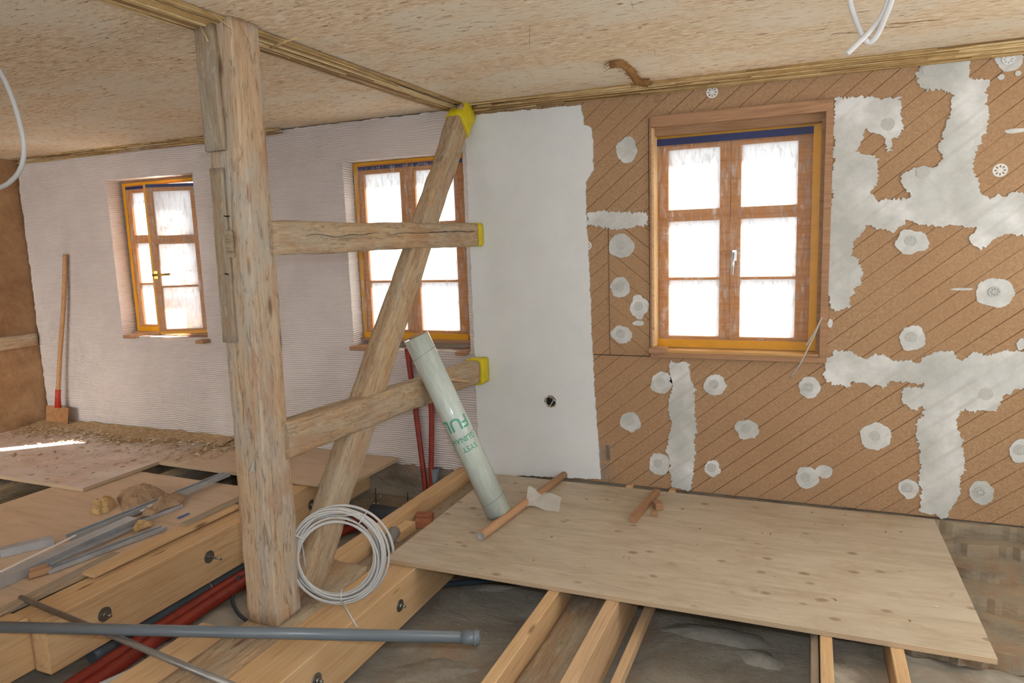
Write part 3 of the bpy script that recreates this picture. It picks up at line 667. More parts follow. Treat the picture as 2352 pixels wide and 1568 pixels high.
    # wooden bottom rail of the frame towards the room
    if n != 3: MB().box((X(-.03), yf + .012, z1 - .004), (X(wd + .006), yf + .05, z1 + .03)).build('head_board', 'brown_strip', r)
    if n != 3: MB().box((X(-.01), yf - .03, z0 - .012), (X(wd - .005), yf, z0 + .012)).build('window_sill', 'red_wood', r, bevel=.002)
    return r
window(1, W1[0], True, False, 'brass'); window(2, W2[0], False, True, 'silver'); w3 = window(3, W3[0], False, True, 'silver')
# timber surround of window 3
MB().box((-.845, 4.045, 2.098), (.085, 4.12, 2.158)).build('head_strip', 'red_wood', w3, bevel=.003)
MB().box((-.832, 4.09, 2.056), (.052, 4.15, 2.098)).build('head_board', 'brown_strip', w3)
MB().box((-.852, 4.055, .835), (-.843, 4.17, 2.098)).build('side_strip', 'red_wood', w3)
MB().box((-.843, 4.06, .845), (-.830, 4.17, 2.096)).build('side_strip', 'spruce', w3)
MB().box((.052, 4.045, .80), (.088, 4.12, 2.10)).build('side_strip', 'red_wood', w3, bevel=.002)
MB().box((.034, 4.075, .802), (.052, 4.178, 2.08)).build('side_strip', 'brown_strip', w3)
MB().box((-.835, 4.05, .828), (.05, 4.178, .842)).build('window_sill', 'sill_wood', w3)
MB().box((-.832, 4.165, .842), (.04, 4.1795, .868)).build('sill_board', 'sill_wood', w3)
MB().box((-.85, 4.035, .800), (.088, 4.10, .828)).build('sill_strip', 'red_wood', w3, bevel=.003)
def blk(name, lo, hi, mat, label, cat, group=None, rz=0, bev=.003):
    lo = Vector(lo); hi = Vector(hi); c_ = (lo + hi) / 2; c_.z = lo.z; h_ = (hi - lo) / 2
    M = Matrix.Translation(c_) @ Matrix.Rotation(rz, 4, 'Z')
    return meta(MB().box((-h_.x, -h_.y, 0), (h_.x, h_.y, 2 * h_.z)).build(name, mat, None, M, bev), label, cat, group)
GB = 'wood blocks under the windows'
blk('wood_block', (-.852, 4.00, .829), (-.755, 4.09, .859), 'red_wood', 'reddish wood block on the left end of the sill of the large film-covered window', 'wood block', GB)
blk('wood_block', (-.02, 4.045, .829), (.05, 4.09, .845), 'red_wood', 'thin wood offcut at the right end of the sill of the large film-covered window', 'wood block', GB)
def sillblk(px, py, w_, label):
    p = at(px, py, 1, 3.99); blk('wood_block', (p.x - w_ / 2, 3.99, p.z - .016), (p.x + w_ / 2, 4.17, p.z + .012), 'red_wood', label, 'wood block', GB)
sillblk(291, 773, .09, 'light wood block under the left corner of the open window')
sillblk(457, 785, .08, 'reddish wood block under the right corner of the open window')
sillblk(820, 800, .13, 'reddish wood block under the left corner of the window behind the diagonal brace')
sillblk(1056, 812, .07, 'reddish wood block under the right corner of the window behind the diagonal brace')

# ------------------------------------------------------------------ old timber frame
t = beam('timber_post', (-2.012, 2.115, -.004), (-1.997, 2.125, ZC - .002), .155, .150, 'old_post', None, (0, 1, 0), .0045, .006, 110, 1., 0, 1, .05)
meta(t, 'massive hewn old timber post standing from floor to ceiling at the left', 'post')
beam('lap_board', (-2.022, 2.030, 1.86), (-2.03, 2.036, 2.30), .022, .085, 'old_grey', t, (1, 0, 0), .003, .003, 14, 1, 0, 5)
beam('lap_board', (-2.040, 2.034, 1.15), (-2.032, 2.036, 1.80), .012, .064, 'old_grey', t, (1, 0, 0), .003, .003, 14, 1, 0, 6)
M_ = MB(); p = at(527, 560, 1, 2.028); M_.box((p.x - .014, 2.022, p.z - .05), (p.x + .014, 2.036, p.z + .05)); M_.build('mortise_plug', 'old_grey', t, bevel=.002)
for px, py in ((520, 496), (522, 628)):
    p = at(px, py, 1, 2.03); MB().tube([p + Vector((0, .02, 0)), p + Vector((.0, -.012, .0)), p + Vector((.022, -.016, -.004))], .0022, 6).build('nail', 'soot', t)
M_ = MB(); p = at(580, 1082, 1, 2.03); M_.add([(p.x - .02, 2.03, p.z), (p.x + .012, 2.028, p.z), (p.x + .014, 2.03, p.z + .055), (p.x, 2.015, p.z + .004)], [(0, 1, 2), (0, 1, 3), (1, 2, 3), (2, 0, 3)]); M_.build('filler_lump', 'cement', t)
rl = beam('timber_rail', (-1.955, 2.16, 1.54), (-1.955, 4.00, 1.542), .10, .138, 'old_wood', None, rough=.006, bev=.006, seed=11, wane=.06, taper=.96)
meta(rl, 'upper horizontal hewn timber rail with a long crack, from the post to the wall', 'rail', 'old rails between the post and the wall')
def split(parent, pts, x, w_):
    m = MB(); vs = []; n = len(pts)
    for i, (y_, z_) in enumerate(pts):
        ww = w_ * (.3 + abs(noise.noise(Vector((i * .6, 2, 1)))) * 1.6) * (0 if i in (0, n - 1) else 1); vs += [(x, y_, z_ + ww), (x, y_, z_ - ww), (x - .02, y_, z_)]
    fs = []
    for i in range(n - 1): a_ = 3 * i; fs += [(a_, a_ + 2, a_ + 5, a_ + 3), (a_ + 2, a_ + 1, a_ + 4, a_ + 5), (a_, a_ + 3, a_ + 4, a_ + 1)]
    m.add(vs, fs); return m.build('drying_crack', 'soot', parent, recalc=False)
split(rl, [(2.35 + .05 * i, 1.545 + .014 * noise.noise(Vector((i * .35, 0, 0))) + .0006 * i) for i in range(33)], -1.9015, .0022)
beam('tape_cap', (-1.955, 3.985, 1.542), (-1.955, 4.062, 1.542), .108, .145, 'cap_yellow', rl, rough=.002, bev=.012, seed=2)
rl2 = beam('timber_rail', (-1.955, 2.16, .735), (-1.955, 3.95, .682), .10, .150, 'old_wood', None, rough=.007, bev=.008, seed=14, wane=.1, taper=.95)
meta(rl2, 'lower horizontal hewn timber rail sloping gently from the post to the wall', 'rail', 'old rails between the post and the wall')
beam('tape_cap', (-1.955, 3.94, .682), (-1.955, 4.062, .679), .112, .165, 'cap_yellow', rl2, rough=.002, bev=.012, seed=3)
br = beam('timber_brace', (-1.975, 2.262, .052), (-1.975, 3.965, 2.275), .095, .175, 'old_wood', None, rough=.007, bev=.014, seed=21, wane=.12, taper=.86)
meta(br, 'diagonal hewn timber brace rising from the post foot to the wall under the ceiling', 'brace')
beam('tape_cap', (-1.975, 3.90, 2.185), (-1.975, 4.02, 2.30), .11, .165, 'cap_yellow', br, rough=.006, bev=.02, seed=4)
meta(MB().tube(smooth([at(1000, 868, 0, -1.885), at(1040, 872, 0, -1.885), at(1075, 877, 0, -1.885)], 3), [.006] * 7, 7).build('reed_stalk', 'reed'), 'dry reed stalk lying against the end of the lower rail beside the plastic-wrapped roll', 'reed')

# ------------------------------------------------------------------ joists
def bolt(parent, x, y, z, out=.035, r=.028):
    b_ = MB().tube([(x, y, z), (x + .004, y, z)], r, 28).build('washer', 'bolt', parent)
    MB().tube([(x + .004, y, z), (x + .014, y, z)], .013, 6).build('nut', 'bolt', parent)
    MB().tube([(x + .014, y, z), (x + out, y, z)], .006, 12).build('threaded_rod', 'bolt', parent)
def joist(name, x0, x1, y0, y1, z0, z1, mat, label, cat='joist', group=None, rough=0., seed=1, bev=.003, bow=0):
    o = beam(name, ((x0 + x1) / 2, y0, (z0 + z1) / 2), ((x0 + x1) / 2, y1, (z0 + z1) / 2), x1 - x0, z1 - z0, mat, None, rough=rough, bev=bev, seed=seed, bow=bow)
    return meta(o, label, cat, group)
j = joist('floor_joist', -3.0, -2.9, 1.745, 4.09, -.245, 0, 'spruce', 'deep new spruce joist with three bolts on its side, left of the post'); 
bolt(j, -2.9, 2.003, -.108, .045, .033); bolt(j, -2.9, 2.609, -.104, .085, .033); bolt(j, -2.9, 3.443, -.125, .05, .033)
joist('floor_joist', -3.12, -3.002, 1.0, 4.08, -.24, -.012, 'spruce', 'new spruce joist running behind the one with three bolts, at the left edge')
joist('timber_offcut', -3.115, -2.995, 1.0, 1.735, -.235, .0, 'spruce', 'sawn timber end under the grey pipe at the lower left corner', 'timber')
for k, x in enumerate((-4.1, -5.0, -5.9)):
    joist('floor_joist', x - .06, x + .06, .6, 4.08, -.24, -.034, 'old_grey', ('old grey joist beneath the lower floor board with the paper bag', 'old grey joist seen in the gap at the left edge under the dusty board', 'old joist beneath the dusty floor board near the left wall')[k], rough=.004, seed=30 + k)
sj = joist('floor_joist', -1.815, -1.695, .9, 4.08, -.245, -.024, 'spruce2', 'smooth honey-coloured glulam joist with two bolts, between post and plywood sheet')
bolt(sj, -1.695, 2.56, -.135, .03, .028); bolt(sj, -1.695, 1.965, -.13, .03, .028)
joist('floor_joist', -1.898, -1.817, .9, 4.08, -.22, -.026, 'spruce', 'pale spruce board joist joined to the left of the glulam joist')
joist('sill_beam', -2.10, -1.90, .9, 2.62, -.23, -.006, 'old_wood', 'broad old timber the post stands on', 'beam', rough=.004, seed=8)
joist('floor_joist', -2.30, -2.105, .9, 2.0, -.22, -.03, 'spruce', 'pale timber lying left of the post foot in the foreground')
joist('floor_joist', -2.155, -2.075, 2.63, 4.08, -.23, -.002, 'spruce', 'new spruce joist running from the brace foot to the wall behind the cable coil')
joist('trough_board', -2.07, -1.90, 2.63, 4.08, -.20, -.085, 'grey_plank', 'dusty sunken board between two joists left of the plywood sheet', 'board', rough=.003, seed=4)
# right of the glulam joist
GJ = 'boards on edge under the plywood sheet'
joist('floor_joist', -1.028, -.978, .9, 4.07, -.17, -.024, 'spruce', 'board on edge coming out under the plywood, left one of the near pair', 'joist', GJ)
joist('old_beam', -.976, -.772, .9, 4.07, -.30, -.115, 'old_grey', 'old weathered beam lying low between the near pair of boards under the plywood', 'beam', rough=.010, seed=9, bev=.015)
joist('floor_joist', -.769, -.712, .9, 4.07, -.23, -.024, 'pine_lath', 'knotty board on edge under the plywood, right one of the near pair', 'joist', GJ)
joist('wooden_lath', -.655, -.62, .9, 4.07, -.20, -.15, 'pine_lath', 'thin pale lath fixed low beside the near pair of boards', 'lath')
joist('floor_joist', .066, .109, .9, 4.07, -.20, -.024, 'spruce', 'board on edge under the plywood, left one of the far pair', 'joist', GJ)
joist('wooden_lath', .035, .062, .9, 4.07, -.22, -.05, 'grey_plank', 'dusty lath beside the left one of the far pair of boards', 'lath')
joist('floor_joist', .303, .348, .9, 4.07, -.20, -.024, 'spruce', 'board on edge under the plywood, right one of the far pair', 'joist', GJ)
# mortar fill between the far pair
m = MB(); vs = []
for i in range(9):
    for k in range(60):
        x = .112 + .188 * i / 8; y = .9 + 3.17 * k / 59; vs.append((x, y, -.15 + .03 * noise.noise(Vector((x * 14, y * 5, 3))) + .012 * noise.noise(Vector((x * 40, y * 30, 3)))))
m.add(vs, [(i * 60 + k, (i + 1) * 60 + k, (i + 1) * 60 + k + 1, i * 60 + k + 1) for i in range(8) for k in range(59)], 0, True)
meta(m.build('mortar_fill', 'ground', recalc=False), 'rough sandy mortar fill between the far pair of boards', 'mortar', None, 'stuff')
# ledge of rubble and bricks at the foot of the wall
m = MB().box((-2.89, 3.78, -.6), (-2.16, 4.09, -.27)); bm = None
st = m.build('trim_4', 'masonry'); struct(st)

for k, (za, zb, yf_) in enumerate(((-.012, -.085, 4.05), (-.085, -.15, 3.97), (-.15, -.20, 3.80), (-.20, -.27, 3.62), (-.27, -.36, 3.30))):
    front = [(.20 + .028 * i, yf_ + .05 * noise.noise(Vector((i * .21, k * 3.3, 1))) + .02 * noise.noise(Vector((i * .9, k * 3.3, 4)))) for i in range(68)]
    struct(MB().prism(ragged(front + [(2.12, 4.09), (.20, 4.09)], .02, .012, k, .004), 2, zb, za).build('trim_%d' % (5 + k), 'masonry', bevel=.008))
# ------------------------------------------------------------------ sheets
def sheet(name, x0, x1, y0, y1, zt, th, mat, label, rz=0, tilt=0):
    c_ = Vector(((x0 + x1) / 2, (y0 + y1) / 2, zt - th)); M = Matrix.Translation(c_) @ Matrix.Rotation(rz, 4, 'Z') @ Matrix.Rotation(tilt, 4, 'Y')
    hx, hy = (x1 - x0) / 2, (y1 - y0) / 2
    m = MB().prism([(-hx, -hy), (hx, -hy), (hx, hy), (-hx, hy)], 2, 0, th, mi=0, mi_side=1)
    return meta(m.build(name, [mat, 'edge'], None, M, .0015), label, 'board')
sheet('plywood_sheet', -1.868, .628, 2.722, 4.02, .0, .022, 'ply', 'large pale plywood sheet laid over the joists below the wood fibre wall', math.radians(.6))
sheet('floor_board', XL + .02, -4.235, 2.885, 4.05, .030, .024, 'ply_dusty', 'dusty pinkish floor board littered with straw, by the left wall under the open window')
sheet('floor_board', -4.231, -2.62, 3.44, 4.055, .030, .024, 'ply_warm', 'clean floor board along the wall between the dusty board and the joist', math.radians(-1.2))
sheet('floor_board', -4.55, -3.13, 1.2, 3.30, .004, .020, 'ply_warm', 'lower floor board carrying the metal profiles and the paper bag', math.radians(-1))

# ------------------------------------------------------------------ litter
def scatter(name, n, fn, mats, label, cat, sz=(.006, .022)):
    m = MB()
    for i in range(n):
        c_ = Vector(fn()); a = random.uniform(0, PI); L = random.uniform(*sz); w_ = L * random.uniform(.15, .6)
        u = Vector((math.cos(a), math.sin(a), random.uniform(-.2, .35))); v = Vector((-math.sin(a), math.cos(a), random.uniform(-.2, .2)))
        p = [c_ - u * L - v * w_, c_ + u * L - v * w_, c_ + u * L * .8 + v * w_, c_ - u * L + v * w_]; n_ = Vector((0, 0, .0015))
        m.add([q for q in p] + [q + n_ for q in p], [(0, 1, 2, 3), (7, 6, 5, 4), (0, 1, 5, 4), (1, 2, 6, 5), (2, 3, 7, 6), (3, 0, 4, 7)], random.randrange(len(mats)))
    return meta(m.build(name, mats), label, cat, None, 'stuff')
def zone_wall():
    x = random.uniform(-6.2, -3.9); d = abs(random.gauss(0, .22)) + .02; return (x, max(2.95, 4.03 - d), .038)
scatter('straw_litter', 1500, zone_wall, ['chip', 'chip2', 'litter'], 'straw and chips scattered over the dusty floor board along the left wall', 'litter')
scatter('wood_chips', 260, lambda: (random.uniform(-6.2, -4.3), random.uniform(2.92, 3.9), .033), ['chip2', 'chip', 'ply_dusty'], 'loose wood chips on the dusty floor board left of the post', 'chips', (.005, .018))
m = MB(); vs = []; nx, ny = 60, 8
for i in range(nx + 1):
    for k in range(ny + 1):
        x = XL + .03 + 2.2 * i / nx; t_ = k / ny; wdt = .16 + .10 * noise.noise(Vector((x * 1.5, 0, 5))) + .12 * max(0, 1 - (x - XL) / .8)
        vs.append((x, 4.055 - wdt * t_ * 1.6, .031 + .03 * (1 - t_) ** 1.5 * (1 + .6 * noise.noise(Vector((x * 8, k, 0)))) - .003 * (k == ny)))
m.add(vs, [(i * (ny + 1) + k, (i + 1) * (ny + 1) + k, (i + 1) * (ny + 1) + k + 1, i * (ny + 1) + k + 1) for i in range(nx) for k in range(ny)], 0, True)
meta(m.build('straw_heap', 'litter', recalc=False), 'low bank of straw and clay dust against the foot of the combed plaster wall', 'straw', None, 'stuff')
def zone_ply():
    x, y = random.gauss(-1.62, .11), random.gauss(3.80, .12); return (x, min(4.0, y), .0015)
scatter('plaster_crumbs', 90, zone_ply, ['chip', 'chip'], 'white plaster crumbs on the plywood sheet behind the plastic-wrapped roll', 'crumbs', (.003, .010))
scatter('plaster_crumbs', 50, lambda: (random.uniform(-2.85, -2.25), random.uniform(3.8, 4.06), -.267), ['chip', 'chip2'], 'pale plaster crumbs on the masonry ledge beside the red conduits', 'crumbs', (.004, .014))
scatter('plaster_crumbs', 40, lambda: (random.uniform(-2.06, -1.9), random.uniform(2.8, 4.0), -.083), ['chip', 'chip2'], 'pale crumbs along the sunken board left of the plywood sheet', 'crumbs', (.003, .012))
scatter('wood_chips', 60, lambda: (random.uniform(-1.4, .5), random.uniform(2.9, 3.98), .0015), ['chip', 'chip2'], 'a few small chips spread over the plywood sheet', 'chips', (.002, .008))

# ------------------------------------------------------------------ pipes
p0 = at(-160, 1436, 2, .052); p1 = at(1068, 1463, 2, .052)
pr = meta(MB().pipe(p0, p1, .0215, .019).build('drain_pipe', 'pvc'), 'long grey blue plastic drain pipe lying across the joists in the foreground', 'pipe')
d = (p1 - p0).normalized()
MB().pipe(p1 - d * .008, p1 + d * .055, .0245, .0205).build('socket', 'pvc', pr)
MB().pipe(p1 + d * .035, p1 + d * .048, .0285, .0235).build('socket_ring', 'pvc', pr)
p0 = at(48, 1372, 2, .013); p1 = at(640, 1618, 2, .013)
meta(MB().pipe(p0, p1, .0125, .0105, 20).build('steel_tube', 'steel_dark'), 'thin dull steel tube lying diagonally under the grey drain pipe', 'tube')
def zp(px, py, z): return at(px, py, 2, z)
GR = 'red insulated pipes in the trough'
meta(MB().tube(smooth([(-2.70, .9, -.31), (-2.76, 1.7, -.305), (-2.80, 2.4, -.30), (-2.80, 2.9, -.30), (-2.70, 3.6, -.31), (-2.45, 3.72, -.31)], 8), .030, 14).build('red_pipe', 'red_pipe'), 'red insulated pipe in the trough, the one nearer the post foot', 'pipe', GR)
meta(MB().tube(smooth([(-2.785, .9, -.31), (-2.84, 1.7, -.305), (-2.872, 2.4, -.30), (-2.872, 2.9, -.30), (-2.78, 3.66, -.31), (-2.45, 3.79, -.31)], 8), .030, 14).build('red_pipe', 'red_pipe'), 'red insulated pipe in the trough, the one closest to the bolted joist', 'pipe', GR)
dp = meta(MB().tube(smooth([(-2.945, 1.95, -.295), (-2.95, 2.4, -.295), (-2.945, 3.0, -.295), (-2.94, 3.62, -.31)], 6), .036, 16).build('drain_pipe', 'pvc_dark'), 'dark grey pipe tucked beside the red pipes under the bolted joist', 'pipe')
q = Vector((-2.947, 2.62, -.295)); ring = [q + Vector((.038 * math.cos(a_ * PI / 12), 0, .038 * math.sin(a_ * PI / 12))) for a_ in range(25)]
MB().tube(ring, .004, 6, cap=False).build('pipe_clamp', 'bolt', dp)
meta(MB().tube([(-2.62, 3.70, -.228), (-2.18, 3.70, -.228)], .045, 18).build('drain_pipe', 'pvc_dark'), 'dark grey pipe lying across the trough at the foot of the masonry ledge', 'pipe')
# upright red conduits
def upr(pts, label):
    P_ = smooth([Vector(p) for p in pts], 8); return meta(MB().tube(P_, .0188, 12).build('red_conduit', 'red_pipe'), label, 'conduit', 'red conduits rising at the wall')
def ay(px, py, y): return at(px, py, 1, y)
upr([ay(980, 1180, 3.99), ay(977, 1120, 4.0), ay(966, 1030, 4.02), ay(955, 945, 4.035), ay(946, 880, 4.04), ay(935, 800, 4.04)], 'left upright red conduit running up the combed plaster wall')
upr([ay(1000, 1160, 4.0), ay(991, 1110, 4.0), ay(991, 1030, 4.02), ay(991, 945, 4.035), ay(985, 880, 4.04), ay(975, 800, 4.04)], 'right upright red conduit running up the combed plaster wall')
p = ay(1003, 1072, 4.05); m = MB().pipe((p.x, 4.02, p.z - .20), (p.x, 4.02, p.z), .030, .026); st = meta(m.build('pipe_stub', 'pvc'), 'short upright grey blue pipe stub behind the red conduits', 'pipe')
# hose and cable in the trough
meta(MB().tube(smooth([zp(552, 1322, -.26), zp(540, 1345, -.30), zp(533, 1375, -.32), zp(545, 1405, -.33), zp(566, 1425, -.33)], 6), .010, 10).build('black_hose', 'hose'), 'dark hose curving down beside the post foot in the trough', 'hose')
w_ = MB().tube([zp(200, 1585, -.31), zp(350, 1518, -.29)], .010, 10).build('white_tube', 'grey_cable'); meta(w_, 'white tube with a red sleeve lying in the trough at the bottom edge', 'tube')
MB().tube([zp(318, 1536, -.292), zp(345, 1524, -.292)], .017, 12).build('sleeve', 'red_pipe', w_)
meta(MB().tube(smooth([zp(990, 1345, -.24), zp(1060, 1338, -.27), zp(1120, 1332, -.29), zp(1200, 1320, -.30), zp(1320, 1330, -.31)], 6), .016, 10).build('black_hose', 'hose'), 'dark hose lying in the shadow under the front left corner of the plywood sheet', 'hose')
p0 = at(880, 1262, 2, -.055); p1 = at(908, 1218, 2, .01)
s_ = meta(MB().tube([p0, p0.lerp(p1, .5), p1, p1 + (p1 - p0).normalized() * .014], [.034, .033, .032, .018], 18).build('foam_sleeve', 'foam_grey'), 'grey cap-ended sleeve standing slanted between joist and plywood corner', 'sleeve')
MB().tube([p0 - (p1 - p0).normalized() * .03, p0], .035, 18).build('collar', 'pvc_dark', s_)
for k, (px, py, pz) in enumerate(((862, 1120, 1172), (936, 1130, 1150))):
    q = ay(px, py, 3.79); z_ = ay(px, pz, 3.79).z; meta(MB().tube([(q.x + .002, 3.79, q.z), (q.x, 3.785, z_)], .003, 6).build('steel_hanger', 'soot'), ('thin dark rod standing in the trough left of the red conduits', 'thin dark rod standing in the trough just beside the red conduits')[k], 'rod', 'thin rods in the trough')
# bricks in the trough
for k, (px, py, lab) in enumerate(((975, 1184, 'broken red brick in the trough, the upper one beside the plywood edge'), (972, 1200, 'broken red brick in the trough, the lower one nearer the grey sleeve'))):
    q = at(px, py, 2, -.06); blk('brick', (q.x - .05, q.y - .03, -.086), (q.x + .05, q.y + .03, -.045), 'brick', lab, 'brick', 'bricks in the trough', .3, .004)
blk('wood_block', (-2.062, 3.05, -.083), (-1.995, 3.22, -.03), 'spruce', 'short pale wood block in the sunken trough behind the grey sleeve', 'wood block')

# ------------------------------------------------------------------ coil of cable
c0 = Vector((-1.785, 2.262, .228)); r_ = root('cable_coil', (c0.x, c0.y, 0), 'coil of pale grey cable standing on the joists and leaning at the brace foot', 'cable coil')
ax = (CAM - c0); ax.z = .10; ax.x *= .55; ax.normalize(); U = Vector((0, 0, 1)).cross(ax).normalized(); V = ax.cross(U)
pts = []; turns = 13; rr = random.Random(3)
ph = [(rr.uniform(-.016, .016), rr.uniform(-.02, .02), rr.uniform(.150, .205)) for _ in range(turns + 1)]
for k in range(turns * 40):
    t_ = k / 40; i = int(t_); f = t_ - i; f = f * f * (3 - 2 * f); a0, a1 = ph[i], ph[i + 1]
    r0 = a0[2] + (a1[2] - a0[2]) * f; ox = a0[0] + (a1[0] - a0[0]) * f; oz = a0[1] + (a1[1] - a0[1]) * f
    th = 2 * PI * t_; off = .03 * math.sin(t_ * 1.7) * .5
    pts.append(c0 + U * (r0 * math.cos(th) + ox) + V * (r0 * 1.02 * math.sin(th) + oz * .5 + (.205 - r0) * -.25) + ax * off)
MB().tube(pts, .0052, 8).build('cable', 'grey_cable', r_)
MB().tube([c0 + U * .21 * math.cos(2 * PI * k / 60) * 1.0 + V * .208 * math.sin(2 * PI * k / 60) + U * .018 - ax * .012 for k in range(50)], .0056, 8).build('loose_turn', 'grey_cable', r_)
for an in (.95, 2.6, 4.75):
    q = c0 + U * .185 * math.cos(an) + V * .185 * math.sin(an); rd = (q - c0).normalized()
    MB().tube([q + rd * .032 * math.cos(2 * PI * k / 16) + ax * .022 * math.sin(2 * PI * k / 16) for k in range(17)], .0022, 6, cap=False).build('cable_tie', 'white_plastic', r_)
MB().tube([at(785, 1380, 1, 2.20), at(820, 1440, 1, 2.10)], .003, 6).build('tie_tail', 'white_plastic', r_)
MB().tube([at(690, 1218, 1, 2.23), at(701, 1300, 1, 2.22)], .0022, 6).build('tie_tail', 'white_plastic', r_)
MB().tube([at(765, 1187, 1, 2.22), at(828, 1180, 1, 2.22)], .0022, 6).build('tie_tail', 'white_plastic', r_)

# ------------------------------------------------------------------ plastic-wrapped roll
p0 = at(1146, 1176, 2, .032); pm = at(1018, 905, 0, -1.80); d = (pm - p0).normalized(); p1 = p0 + d * 1.06
M, L = frame(p0, p1, (0, 0, 1))
RR = .069
m = MB().pipe((0, 0, 0), (L, 0, 0), RR, .026, 48)
rl = m.build('mesh_roll', 'roll', None, M); meta(rl, 'white mesh roll wrapped in clear plastic with green print, leaning on the lower rail', 'roll')
for x_ in (.085, .47, L - .10):
    MB().tube([(x_ + .012 * math.sin(2 * PI * k / 32), (RR + .0006) * math.cos(2 * PI * k / 32), (RR + .0006) * math.sin(2 * PI * k / 32)) for k in range(33)], .0009, 5, cap=False).build('wrap_seam', 'foam_grey', rl, M)
m = MB().pipe((L - .001, 0, 0), (L + .012, 0, 0), .040, .026, 24); m.build('cardboard_core', 'card', rl, M)
# printed letters bent around the roll
tocam = (M.inverted() @ CAM).normalized(); a_cam = math.atan2(tocam.z, tocam.y)
def print_text(s, size, x_mid, a_mid, name='print'):
    cu = bpy.data.curves.new('txt', 'FONT'); cu.body = s; cu.size = size; cu.align_x = 'CENTER'; cu.align_y = 'CENTER'; cu.resolution_u = 3; cu.offset = size * .015
    o = bpy.data.objects.new('txt', cu); COL.objects.link(o); dg = bpy.context.evaluated_depsgraph_get(); me = bpy.data.meshes.new_from_object(o.evaluated_get(dg))
    bm = bmesh.new(); bm.from_mesh(me); bmesh.ops.subdivide_edges(bm, edges=[e for e in bm.edges if e.calc_length() > .01], cuts=2); bmesh.ops.triangulate(bm, faces=bm.faces)
    for v in bm.verts:
        tx, ty = -v.co.x, -v.co.y               # printed upside down as seen here
        a_ = a_mid - SGN * tx / RR; v.co = Vector((x_mid + ty, (RR + .0009) * math.cos(a_), (RR + .0009) * math.sin(a_)))
    me2 = bpy.data.meshes.new(name); bm.to_mesh(me2); bm.free(); me2.materials.append(MT['green_ink'])
    bpy.data.objects.remove(o); q = bpy.data.objects.new(name, me2); COL.objects.link(q); place(q, M, rl); return q
SGN = -1
xm = (at(1035, 975, 0, -1.76) - p0).dot(d)
print_text('FUL', .095, xm + .0, a_cam - .15, 'print_large')
print_text('GUNAV', .042, xm - .09, a_cam - .05, 'print_small')
print_text('SYST', .042, xm - .145, a_cam + .12, 'print_small')

# ------------------------------------------------------------------ things on the plywood sheet
a = at(1104, 1231, 2, .024); b = at(1300, 1087, 2, .024)
ct = meta(MB().pipe(a, b, .0225, .020, 28, 0, 1).build('cardboard_tube', ['card', 'card_in']), 'brown cardboard tube lying on the plywood in front of the plastic-wrapped roll', 'tube')
m = MB(); vs = []; qs = [at(1208, 1165, 2, .012), at(1284, 1175, 2, .004), at(1290, 1143, 2, .004), at(1218, 1117, 2, .05)]
for i in range(15):
    for k in range(15):
        u, v = i / 14, k / 14; p = qs[0].lerp(qs[1], u).lerp(qs[3].lerp(qs[2], u), v); p.z += .012 * math.sin(u * 6 + v * 3) * (1 - abs(u - .3)) + (.05 * math.exp(-((u - .08) ** 2 + (v - .5) ** 2) * 9)); p.z = max(.004, p.z); vs.append(p)
m.add(vs, [(i * 15 + k, (i + 1) * 15 + k, (i + 1) * 15 + k + 1, i * 15 + k + 1) for i in range(14) for k in range(14)], 0, True)
meta(m.build('mesh_scrap', 'mesh', recalc=False), 'scrap of white glass fibre mesh draped over the cardboard tube', 'mesh')
a = at(1455, 1190, 2, .018); b = at(1507, 1132, 2, .018); M1, L1 = frame(a, b)
meta(beam('wooden_stick', a - (b - a).normalized() * .02, b + (b - a).normalized() * .02, .036, .036, 'red_wood', bev=.001), 'reddish square wooden stick lying on the plywood under the wood fibre wall', 'stick')
q = at(1511, 1160, 2, .02); blk('wood_block', (q.x - .022, q.y - .03, .001), (q.x + .022, q.y + .03, .040), 'red_wood', 'small reddish wood block beside the far end of the wooden stick', 'wood block', None, .5)
q = at(1503, 1178, 2, .015); blk('wood_block', (q.x - .017, q.y - .018, .001), (q.x + .017, q.y + .018, .028), 'red_wood', 'smallest orange-red wood cube in front of the wooden stick', 'wood block', None, .2)
m = MB(); pp = [at(x_, y_, 2, .0025) for x_, y_ in ((1062, 1120), (1070, 1112), (1085, 1110), (1098, 1098), (1112, 1102), (1108, 1116), (1090, 1124))]
# hole for a socket in the smooth panel
q = ay(1265, 922, YW - .013); h_ = MB().tube([(q.x, q.y - .0008, q.z), (q.x, q.y + .0, q.z)], .031, 26).build('box_opening', 'dark'); meta(h_, 'round dark installation hole with cable loop in the smooth plaster panel', 'wall hole')
MB().prism(ragged([(q.x + .038 * math.cos(k * PI / 12), q.z + .038 * math.sin(k * PI / 12)) for k in range(24)], .004, .008, 2, .004), 1, q.y - .0005, q.y).build('broken_rim', 'masonry', h_)
MB().tube(smooth([(q.x - .03, q.y - .002, q.z + .01), (q.x - .025, q.y - .01, q.z - .015), (q.x - .002, q.y - .012, q.z - .024), (q.x + .012, q.y - .006, q.z - .002), (q.x + .02, q.y - .001, q.z + .012)], 5), .003, 6).build('wire', 'grey_cable', h_)
MB().tube(smooth([(q.x - .006, q.y - .002, q.z + .028), (q.x + .016, q.y - .008, q.z + .022), (q.x + .032, q.y - .002, q.z + .004)], 5), .002, 6).build('wire', 'white_plastic', h_)
# zip ties / thin cables hanging at window 3
m = MB().tube(smooth([ay(1888, 728, 4.0), ay(1868, 775, 3.99), ay(1850, 812, 3.99), ay(1835, 840, 4.0), ay(1815, 867, 4.04)], 5), .0036, 8)
m.tube(smooth([ay(1888, 728, 4.0), ay(1882, 742, 3.995), ay(1868, 768, 4.0), ay(1851, 794, 4.02)], 5), .0036, 8)
meta(m.build('thin_cable', 'grey_cable'), 'thin pale cable bent double, hanging at the right side of the large film-covered window', 'cable')
